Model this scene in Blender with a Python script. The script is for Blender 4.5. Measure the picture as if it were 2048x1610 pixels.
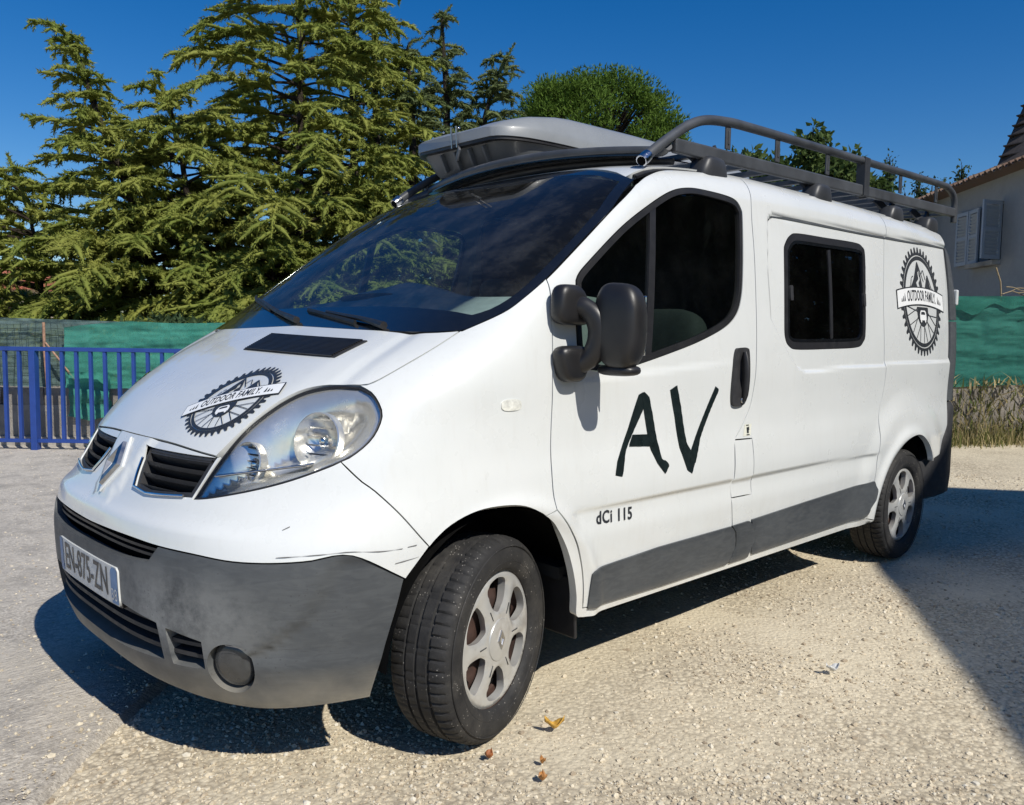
import bpy, bmesh, math, random
import numpy as np
from mathutils import Vector, Matrix, noise
from mathutils.geometry import delaunay_2d_cdt
random.seed(7); RNG = np.random.default_rng(7)
for o in list(bpy.data.objects): bpy.data.objects.remove(o)
S = bpy.context.scene
COL = S.collection
# ---------------------------------------------------------------- camera, sky, sun, exposure
cd = bpy.data.cameras.new('camera'); cam = bpy.data.objects.new('camera', cd); COL.objects.link(cam)
cd.sensor_width = 36; cd.lens = 36*1659.0/2048; cd.clip_start = .05; cd.clip_end = 600
YAW, PITCH, ROLL = math.radians(44.16), math.radians(-4.5985), math.radians(.7897)
_f = Vector((math.sin(YAW)*math.cos(PITCH), math.cos(YAW)*math.cos(PITCH), math.sin(PITCH)))
_r = Vector((math.cos(YAW), -math.sin(YAW), 0)); _u = _r.cross(_f)
_r2 = _r*math.cos(ROLL)+_u*math.sin(ROLL); _u2 = -_r*math.sin(ROLL)+_u*math.cos(ROLL)
cam.matrix_world = Matrix(((_r2.x,_u2.x,-_f.x,-1.6301),(_r2.y,_u2.y,-_f.y,-2.6571),(_r2.z,_u2.z,-_f.z,1.2283),(0,0,0,1)))
S.camera = cam
SUN_TO = Vector((.12,1.02,-1.0)).normalized()       # direction the light travels
EL = math.asin(-SUN_TO.z); AZ = math.atan2(-SUN_TO.x, -SUN_TO.y)
w = bpy.data.worlds.new('World'); S.world = w; w.use_nodes = True
nt = w.node_tree; nt.nodes.clear()
sky = nt.nodes.new('ShaderNodeTexSky'); sky.sky_type = 'NISHITA'; sky.sun_disc = False
sky.sun_elevation = EL; sky.sun_rotation = AZ; sky.air_density = 1.0; sky.dust_density = .3; sky.ozone_density = 3.5; sky.altitude = 300
hsv = nt.nodes.new('ShaderNodeHueSaturation'); hsv.inputs['Hue'].default_value = .508; hsv.inputs['Saturation'].default_value = 1.42
bg = nt.nodes.new('ShaderNodeBackground'); bg.inputs['Strength'].default_value = .095
wo = nt.nodes.new('ShaderNodeOutputWorld')
nt.links.new(sky.outputs[0], hsv.inputs['Color']); nt.links.new(hsv.outputs[0], bg.inputs[0]); nt.links.new(bg.outputs[0], wo.inputs[0])
sl = bpy.data.lights.new('sun','SUN'); sl.energy = 4.5; sl.angle = math.radians(.5); sl.color = (1,.955,.875)
so = bpy.data.objects.new('sun', sl); COL.objects.link(so); so.rotation_euler = SUN_TO.to_track_quat('-Z','Y').to_euler(); so.location = (-6,-18,18)
S.view_settings.view_transform = 'Standard'; S.view_settings.look = 'None'; S.view_settings.gamma = 1; S.view_settings.exposure = .04
S.render.engine = 'CYCLES'; S.render.resolution_x = 1024; S.render.resolution_y = 805
S.cycles.max_bounces = 7; S.cycles.transparent_max_bounces = 12
# ---------------------------------------------------------------- helpers
def tag(o, label=None, cat=None, group=None, kind=None):
    if label: o['label'] = label
    if cat: o['category'] = cat
    if group: o['group'] = group
    if kind: o['kind'] = kind
    return o
def empty(name, loc=(0,0,0), label=None, cat=None, group=None):
    o = bpy.data.objects.new(name, None); COL.objects.link(o); o.location = loc; o.empty_display_size = .1
    return tag(o, label, cat, group)
def link(name, me, mat=None, parent=None):
    o = bpy.data.objects.new(name, me); COL.objects.link(o)
    if mat is not None:
        for m in (mat if isinstance(mat,(list,tuple)) else [mat]): me.materials.append(m)
    if parent is not None:
        o.parent = parent
    return o
def mesh(name, V, F, mat=None, parent=None, smooth=True, sharp=None, local=True):
    """V in world coordinates; faces list. parent empties sit at their base: store relative."""
    V = np.asarray(V, float)
    if parent is not None and local: V = V - worldloc(parent)
    me = bpy.data.meshes.new(name)
    if isinstance(F, np.ndarray):
        n, k = F.shape
        me.vertices.add(len(V)); me.vertices.foreach_set('co', V.astype(np.float32).ravel())
        me.loops.add(n*k); me.loops.foreach_set('vertex_index', F.astype(np.int32).ravel())
        me.polygons.add(n); me.polygons.foreach_set('loop_start', np.arange(0,n*k,k,dtype=np.int32))
        me.update(calc_edges=True); me.validate()
    else:
        me.from_pydata([tuple(v) for v in V], [], F); me.update()
    me.polygons.foreach_set('use_smooth', np.full(len(me.polygons), smooth))
    if smooth and sharp is not None: me.set_sharp_from_angle(angle=math.radians(sharp))
    return link(name, me, mat, parent)
def worldloc(o):
    p = np.zeros(3)
    while o is not None: p += np.array(o.location); o = o.parent
    return p
class MB:
    """collects shapes, builds one mesh object"""
    def __init__(s): s.V=[]; s.F=[]
    def add(s, V, F):
        b=len(s.V); s.V.extend([tuple(v) for v in V]); s.F.extend([tuple(i+b for i in f) for f in F]); return s
    def box(s, c, size, R=None):
        c=np.array(c,float); h=np.array(size,float)/2
        P=np.array([(x,y,z) for x in(-1,1) for y in(-1,1) for z in(-1,1)],float)*h
        if R is not None: P=P@np.array(R).T
        return s.add(P+c,[(0,1,3,2),(4,6,7,5),(0,4,5,1),(2,3,7,6),(0,2,6,4),(1,5,7,3)])
    def bar(s, a, b, wd, ht, up=(0,0,1)):
        a=np.array(a,float);b=np.array(b,float);d=b-a;L=np.linalg.norm(d);d/=L
        u=np.array(up,float); r=np.cross(d,u); r/=np.linalg.norm(r); u=np.cross(r,d)
        return s.box((a+b)/2,(L,wd,ht),np.stack([d,r,u],1))
    def tube(s, P, R, n=10, caps=True, up=(0,0,1), flat=1.):
        P=np.array(P,float); m=len(P); R=np.broadcast_to(np.asarray(R,float),(m,))
        T=np.gradient(P,axis=0); T/=np.linalg.norm(T,axis=1,keepdims=True)+1e-12
        u=np.array(up,float)
        if abs(T[0]@u)>.95: u=np.array([1,0,0.])
        a=np.cross(T[0],u); a/=np.linalg.norm(a); V=[]
        for i in range(m):
            a=a-T[i]*(a@T[i]); a/=np.linalg.norm(a); b=np.cross(T[i],a)
            for k in range(n):
                t=2*math.pi*k/n; V.append(P[i]+R[i]*(math.cos(t)*a+flat*math.sin(t)*b))
        F=[(i*n+k,i*n+(k+1)%n,(i+1)*n+(k+1)%n,(i+1)*n+k) for i in range(m-1) for k in range(n)]
        if caps: F+= [tuple(range(n))[::-1], tuple((m-1)*n+k for k in range(n))]
        return s.add(V,F)
    def loft(s, secs, closed=True, caps=True):
        n=len(secs[0]); m=len(secs); V=[p for q in secs for p in q]; K=n if closed else n-1
        F=[(i*n+k,i*n+(k+1)%n,(i+1)*n+(k+1)%n,(i+1)*n+k) for i in range(m-1) for k in range(K)]
        if caps and closed: F+=[tuple(range(n))[::-1],tuple((m-1)*n+k for k in range(n))]
        return s.add(V,F)
    def lathe(s, prof, n, c=(0,0,0), ax=None):
        # prof: (r, h) list revolved about local z; ax 3x3 columns
        A=np.eye(3) if ax is None else np.array(ax); V=[]
        for r,h in prof:
            for k in range(n):
                t=2*math.pi*k/n; V.append(np.array(c)+A@np.array([r*math.cos(t),r*math.sin(t),h]))
        m=len(prof)
        return s.add(V,[(i*n+k,i*n+(k+1)%n,(i+1)*n+(k+1)%n,(i+1)*n+k) for i in range(m-1) for k in range(n)])
    def superell(s, c, r, e1=.5, e2=.5, n=24, m=14, R=None, fn=None):
        V=[];f=lambda a,e:math.copysign(abs(a)**e,a)
        for i in range(m+1):
            v=-math.pi/2+math.pi*i/m
            for k in range(n):
                u=2*math.pi*k/n
                p=np.array([f(math.cos(v),e1)*f(math.cos(u),e2),f(math.cos(v),e1)*f(math.sin(u),e2),f(math.sin(v),e1)])
                if fn: p=np.array(fn(p))
                p=p*np.array(r)
                if R is not None: p=np.array(R)@p
                V.append(p+np.array(c))
        return s.add(V,[(i*n+k,i*n+(k+1)%n,(i+1)*n+(k+1)%n,(i+1)*n+k) for i in range(m) for k in range(n)])
    def build(s, name, mat, parent=None, smooth=False, sharp=35):
        return mesh(name, s.V, s.F, mat, parent, smooth, sharp)
def bevel(o, w=.004, seg=2):
    m=o.modifiers.new('bevel','BEVEL'); m.width=w; m.segments=seg; m.limit_method='ANGLE'; m.angle_limit=math.radians(40); return o
def rotz(a): c,s=math.cos(a),math.sin(a); return np.array([[c,-s,0],[s,c,0],[0,0,1]])
def copy_tree(o, parent=None):
    c=o.copy(); COL.objects.link(c)
    if parent is not None: c.parent=parent
    for ch in list(o.children): copy_tree(ch,c)
    return c
def catmull(P, n=8, closed=False):
    P=np.array(P,float)
    if len(P)<3 and not closed: return np.array([P[0]+(P[1]-P[0])*t for t in np.linspace(0,1,n+1)])
    Q=np.vstack([P[-1],P,P[0],P[1]]) if closed else np.vstack([2*P[0]-P[1],P,2*P[-1]-P[-2]])
    out=[]; m=len(P) if closed else len(P)-1
    for i in range(m):
        p0,p1,p2,p3=Q[i],Q[i+1],Q[i+2],Q[i+3]
        for t in np.arange(n)/n:
            out.append(.5*(2*p1+(p2-p0)*t+(2*p0-5*p1+4*p2-p3)*t*t+(-p0+3*p1-3*p2+p3)*t**3))
    if not closed: out.append(P[-1])
    return np.array(out)
def resample(P, step):
    d=np.r_[0,np.cumsum(np.linalg.norm(np.diff(P,axis=0),axis=1))]; n=max(2,int(round(d[-1]/step))+1)
    t=np.linspace(0,d[-1],n); return np.stack([np.interp(t,d,P[:,k]) for k in range(P.shape[1])],1)
def inside(Q, poly):
    x,y=Q[:,0],Q[:,1]; r=np.zeros(len(Q),bool); px,py=poly[:,0],poly[:,1]; j=len(poly)-1
    for i in range(len(poly)):
        c=((py[i]>y)!=(py[j]>y))
        with np.errstate(divide='ignore',invalid='ignore'):
            r^=c&(x<(px[j]-px[i])*(y-py[i])/(py[j]-py[i])+px[i])
        j=i
    return r
def pdist(Q, poly, closed=True):
    P=np.asarray(poly,float); A=P if closed else P[:-1]; B=np.roll(P,-1,0) if closed else P[1:]
    best=np.full(len(Q),1e9)
    for a,b in zip(A,B):
        d=b-a; t=np.clip(((Q-a)@d)/(d@d+1e-12),0,1); best=np.minimum(best,np.linalg.norm(Q-a-t[:,None]*d,axis=1))
    return best
def cdt(outer, holes=(), grid=.02):
    loops=[np.asarray(outer)]+[np.asarray(h) for h in holes]
    lo=loops[0].min(0);hi=loops[0].max(0)
    gx=np.arange(lo[0]+grid*.37,hi[0],grid);gy=np.arange(lo[1]+grid*.41,hi[1],grid)
    X,Y=np.meshgrid(gx,gy); Q=np.stack([X.ravel(),Y.ravel()],1)
    k=inside(Q,loops[0])
    for h in loops[1:]: k&=~inside(Q,h)
    Q=Q[k]
    for l in loops: Q=Q[pdist(Q,l)>grid*.45]
    pts=[];edges=[]
    for l in loops:
        b=len(pts); n=len(l); pts+= [Vector(p) for p in l]; edges+=[(b+i,b+(i+1)%n) for i in range(n)]
    nb=len(pts); pts+=[Vector(p) for p in Q]
    v,e,f,ov,oe,of=delaunay_2d_cdt(pts,edges,[],0,1e-7)
    V=np.array([tuple(p) for p in v]); F=np.array(f)
    C=V[F].mean(1); k=inside(C,loops[0])
    for h in loops[1:]: k&=~inside(C,h)
    F=F[k]
    a=V[F[:,1]]-V[F[:,0]];b=V[F[:,2]]-V[F[:,0]]; F[(a[:,0]*b[:,1]-a[:,1]*b[:,0])<0]=F[(a[:,0]*b[:,1]-a[:,1]*b[:,0])<0][:,::-1]
    return V,F
def offset_loop(L, d):
    P=np.asarray(L,float); A=np.sum(P[:,0]*np.roll(P[:,1],-1)-np.roll(P[:,0],-1)*P[:,1])
    t=np.roll(P,-1,0)-np.roll(P,1,0); t/=np.linalg.norm(t,axis=1,keepdims=True)+1e-12
    n=np.stack([-t[:,1],t[:,0]],1)*(1 if A>0 else -1)
    return P+n*d       # positive = inward
def clean_loop(L, eps=1e-4):
    P=[L[0]]
    for p in L[1:]:
        if np.linalg.norm(p-P[-1])>eps: P.append(p)
    if np.linalg.norm(P[0]-P[-1])<eps: P.pop()
    return np.array(P)
def panel(name, chart, outer, mat, parent, holes=(), grid=.02, disp=None, off=0., gap=.0026, lip=.028, hole_lip=None, mirror=None, both=False, label=None, round_=0.0):
    """Skin panel: a region of the 2D chart mapped on the body surface, with returned edges."""
    L=offset_loop(clean_loop(outer),gap); H=[offset_loop(clean_loop(h),-gap) for h in holes]
    V2,F=cdt(L,H,grid)
    loops=[L]+H
    rd=np.minimum.reduce([pdist(V2,l) for l in loops]) if round_>0 else None
    def pos(q, rr=None):
        P=chart(q)
        if callable(off): o=off(P)
        else: o=np.full(len(P),off)
        if disp is not None: o=o+disp(P)
        if np.any(o!=0): P=P+normal(P)*o[:,None] if chart in (side,radial,front,top,side_r) else P+chart.n*o[:,None]
        return P
    P=pos(V2); h=2e-3
    dx=pos(V2+[h,0])-pos(V2-[h,0]); dy=pos(V2+[0,h])-pos(V2-[0,h]); N=np.cross(dx,dy); N/=np.linalg.norm(N,axis=1,keepdims=True)+1e-12
    if chart in (side,radial,front,top,side_r):
        g=normal(chart(V2)); flip=(N*g).sum(1)<0
    else: flip=(N@chart.n)<0
    N[flip]*=-1
    if flip.mean()>.5: F=F[:,::-1]
    if round_>0:      # pillow edges
        t=np.clip(rd/round_,0,1); P=P-N*((1-np.sqrt(np.clip(1-(1-t)**2,0,1)))*round_*.6)[:,None]
    V=[P]; NN=[N]; FF=[F]; b=len(P)
    for li,l in enumerate(loops):
        dep=lip if li==0 else (hole_lip if hole_lip is not None else lip)
        if dep<=0: continue
        d=np.linalg.norm(V2[:,None,:]-l[None],axis=2); idx=d.argmin(0)
        n=len(l); top_=P[idx]; bot=top_-N[idx]*dep
        tdir=np.roll(top_,-1,0)-np.roll(top_,1,0); on=np.cross(tdir,N[idx]); on/=np.linalg.norm(on,axis=1,keepdims=True)+1e-12
        A=np.sum(l[:,0]*np.roll(l[:,1],-1)-np.roll(l[:,0],-1)*l[:,1])
        V+= [top_,bot]; NN+=[on,on]
        i=np.arange(n); j=(i+1)%n
        q=np.stack([b+i,b+n+i,b+n+j,b+j],1)
        # orientation so that the face normal points away from the panel
        cc=q[0]; 
        FF.append(np.vstack([q[:,[0,1,2]],q[:,[0,2,3]]])); b+=2*n
    V=np.vstack(V); F=np.vstack(FF); NN=np.vstack(NN)
    outs=[]
    for s in ((1,) if mirror is None else (1,-1)) if not both else (1,):
        VV=V*[1,s,1] ; Fm=F if s==1 else F[:,::-1]; Nm=NN*[1,s,1]
        o=mesh(name,VV,Fm.copy(),mat,parent if s==1 or mirror is True else mirror)
        fn=np.cross(VV[Fm[:,1]]-VV[Fm[:,0]],VV[Fm[:,2]]-VV[Fm[:,0]])
        try: o.data.normals_split_custom_set_from_vertices([tuple(x) for x in Nm])
        except Exception as ex: print('normals',ex)
        if label: o['label']=label
        outs.append(o)
    return outs if len(outs)>1 else outs[0]
def text_mesh(txt, size=1., sx=1., spacing=1., bold=0.):
    cu=bpy.data.curves.new('t','FONT'); cu.body=txt; cu.size=size; cu.align_x='CENTER'; cu.align_y='CENTER'; cu.space_character=spacing; cu.resolution_u=3; cu.offset=bold
    o=bpy.data.objects.new('t',cu); COL.objects.link(o); dg=bpy.context.evaluated_depsgraph_get(); dg.update()
    me=bpy.data.meshes.new_from_object(o.evaluated_get(dg)); V=np.array([tuple(v.co) for v in me.vertices])[:,:2]*[sx,1]
    me.calc_loop_triangles(); F=np.array([tuple(t.vertices) for t in me.loop_triangles])
    bpy.data.objects.remove(o); bpy.data.curves.remove(cu); bpy.data.meshes.remove(me)
    return V,F
def spl(xs, ys):
    # monotone-ish cubic (Catmull with finite-difference tangents)
    xs=np.array(xs,float); ys=np.array(ys,float)
    h=np.diff(xs); d=np.diff(ys)/h
    m=np.empty_like(xs); m[1:-1]=(d[:-1]*h[1:]+d[1:]*h[:-1])/(h[:-1]+h[1:]); m[0]=d[0]; m[-1]=d[-1]
    def f0(x):
        x=np.asarray(x,float); xc=np.clip(x,xs[0],xs[-1])
        i=np.clip(np.searchsorted(xs,xc)-1,0,len(h)-1)
        t=(xc-xs[i])/h[i]
        r=(2*t**3-3*t**2+1)*ys[i]+(t**3-2*t**2+t)*h[i]*m[i]+(-2*t**3+3*t**2)*ys[i+1]+(t**3-t**2)*h[i]*m[i+1]
        return r+np.where(x<xs[0],(x-xs[0])*m[0],0)+np.where(x>xs[-1],(x-xs[-1])*m[-1],0)
    xt=np.linspace(xs[0]-.3,xs[-1]+.3,6000); yt=f0(xt)
    return lambda x:np.interp(x,xt,yt)
W_Z=spl([.15,.25,.30,.45,.62,.72,.80,.88,.97,1.10,1.2,1.5,1.7,1.85,2.0],[.885,.905,.914,.933,.946,.953,.948,.938,.933,.931,.925,.893,.864,.842,.815])
XF=spl([.15,.22,.30,.42,.52,.60,.66,.72,.80,.90,1.0,1.14,1.255,1.4,1.6,1.75,1.87,1.95,2.1],[-.68,-.76,-.80,-.825,-.833,-.833,-.822,-.786,-.738,-.672,-.572,-.345,-.115,.105,.395,.615,.80,.93,1.2])
XA=spl([.15,.85,1.0,1.1,1.25,1.4,1.6,1.85,2.1],[.95,.95,.86,.70,.50,.36,.28,.25,.25])
PP=spl([.15,.65,.8,.9,1.0,1.1,1.25,2.1],[3.,3.,2.85,2.95,3.1,3.4,4.,4.])
ZR=spl([.5,.8,1.0,1.4,2.0,3.0,3.8,4.2],[1.83,1.885,1.917,1.948,1.960,1.962,1.955,1.94])
XR=spl([.2,.6,1.0,1.5,1.8,2.0],[3.87,3.88,3.88,3.87,3.855,3.82])
def smax(a,b,r):
    h=np.maximum(r-np.abs(a-b),0)/r
    return np.maximum(a,b)+h*h*r*.25
def halfw(x,z):
    w=W_Z(z)
    return w-.03*np.clip((x-3.2)/.7,0,1)**2
def G(P):
    x,y,z=P[...,0],np.abs(P[...,1]),P[...,2]
    zz=np.clip(z,.15,2.1)
    b=halfw(x,zz); xf=XF(zz); a=XA(zz); p=PP(zz); xe=xf+a
    u=np.maximum(xe-x,0)/a
    s=u**p+(y/b)**p
    plan=np.where(x<xe,(s**(1/p)-1)*b,y-b)
    roof=(z-(ZR(x)-.035*(y/.85)**2-.03*(y/.85)**6))*1.
    rear=x-XR(zz)+.02*(y/.9)**2
    g=smax(plan,roof,.10)
    return smax(g,rear,.07)
def bisect(o,d,t0,t1,f=G,n=27):
    o=np.asarray(o,float);d=np.asarray(d,float)
    lo=np.full(o.shape[:-1],float(t0));hi=np.full(o.shape[:-1],float(t1))
    for _ in range(n):
        m=.5*(lo+hi); g=f(o+d*m[...,None]); ins=g<0
        hi=np.where(ins,m,hi); lo=np.where(ins,lo,m)
    return o+d*hi[...,None]
AX=.55
def side(q,s=-1):   # (x,z) -> near/far flank
    q=np.asarray(q,float); o=np.stack([q[...,0],np.full(q.shape[:-1],s*1.4),q[...,1]],-1)
    return bisect(o,np.array([0,-s,0.]),0,1.4)
def front(q):       # (y,z) along +x
    q=np.asarray(q,float); o=np.stack([np.full(q.shape[:-1],-1.5),q[...,0],q[...,1]],-1)
    return bisect(o,np.array([1.,0,0]),0,3.2)
def radial(q):      # (theta,z) theta=0 front centre, + toward y<0
    q=np.asarray(q,float); th=q[...,0]
    d=np.stack([-np.cos(th),-np.sin(th),np.zeros_like(th)],-1)
    o=np.stack([np.full(th.shape,AX),np.zeros_like(th),q[...,1]],-1)+d*2.2
    return bisect(o,-d,0,2.2)
def top(q):         # (x,y) from above
    q=np.asarray(q,float); o=np.stack([q[...,0],q[...,1],np.full(q.shape[:-1],2.6)],-1)
    return bisect(o,np.array([0,0,-1.]),0,2.6)
def normal(P,f=G,h=2e-4):
    P=np.asarray(P,float); g=np.stack([(f(P+e)-f(P-e)) for e in np.eye(3)*h],-1)
    return g/np.linalg.norm(g,axis=-1,keepdims=True)
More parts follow.
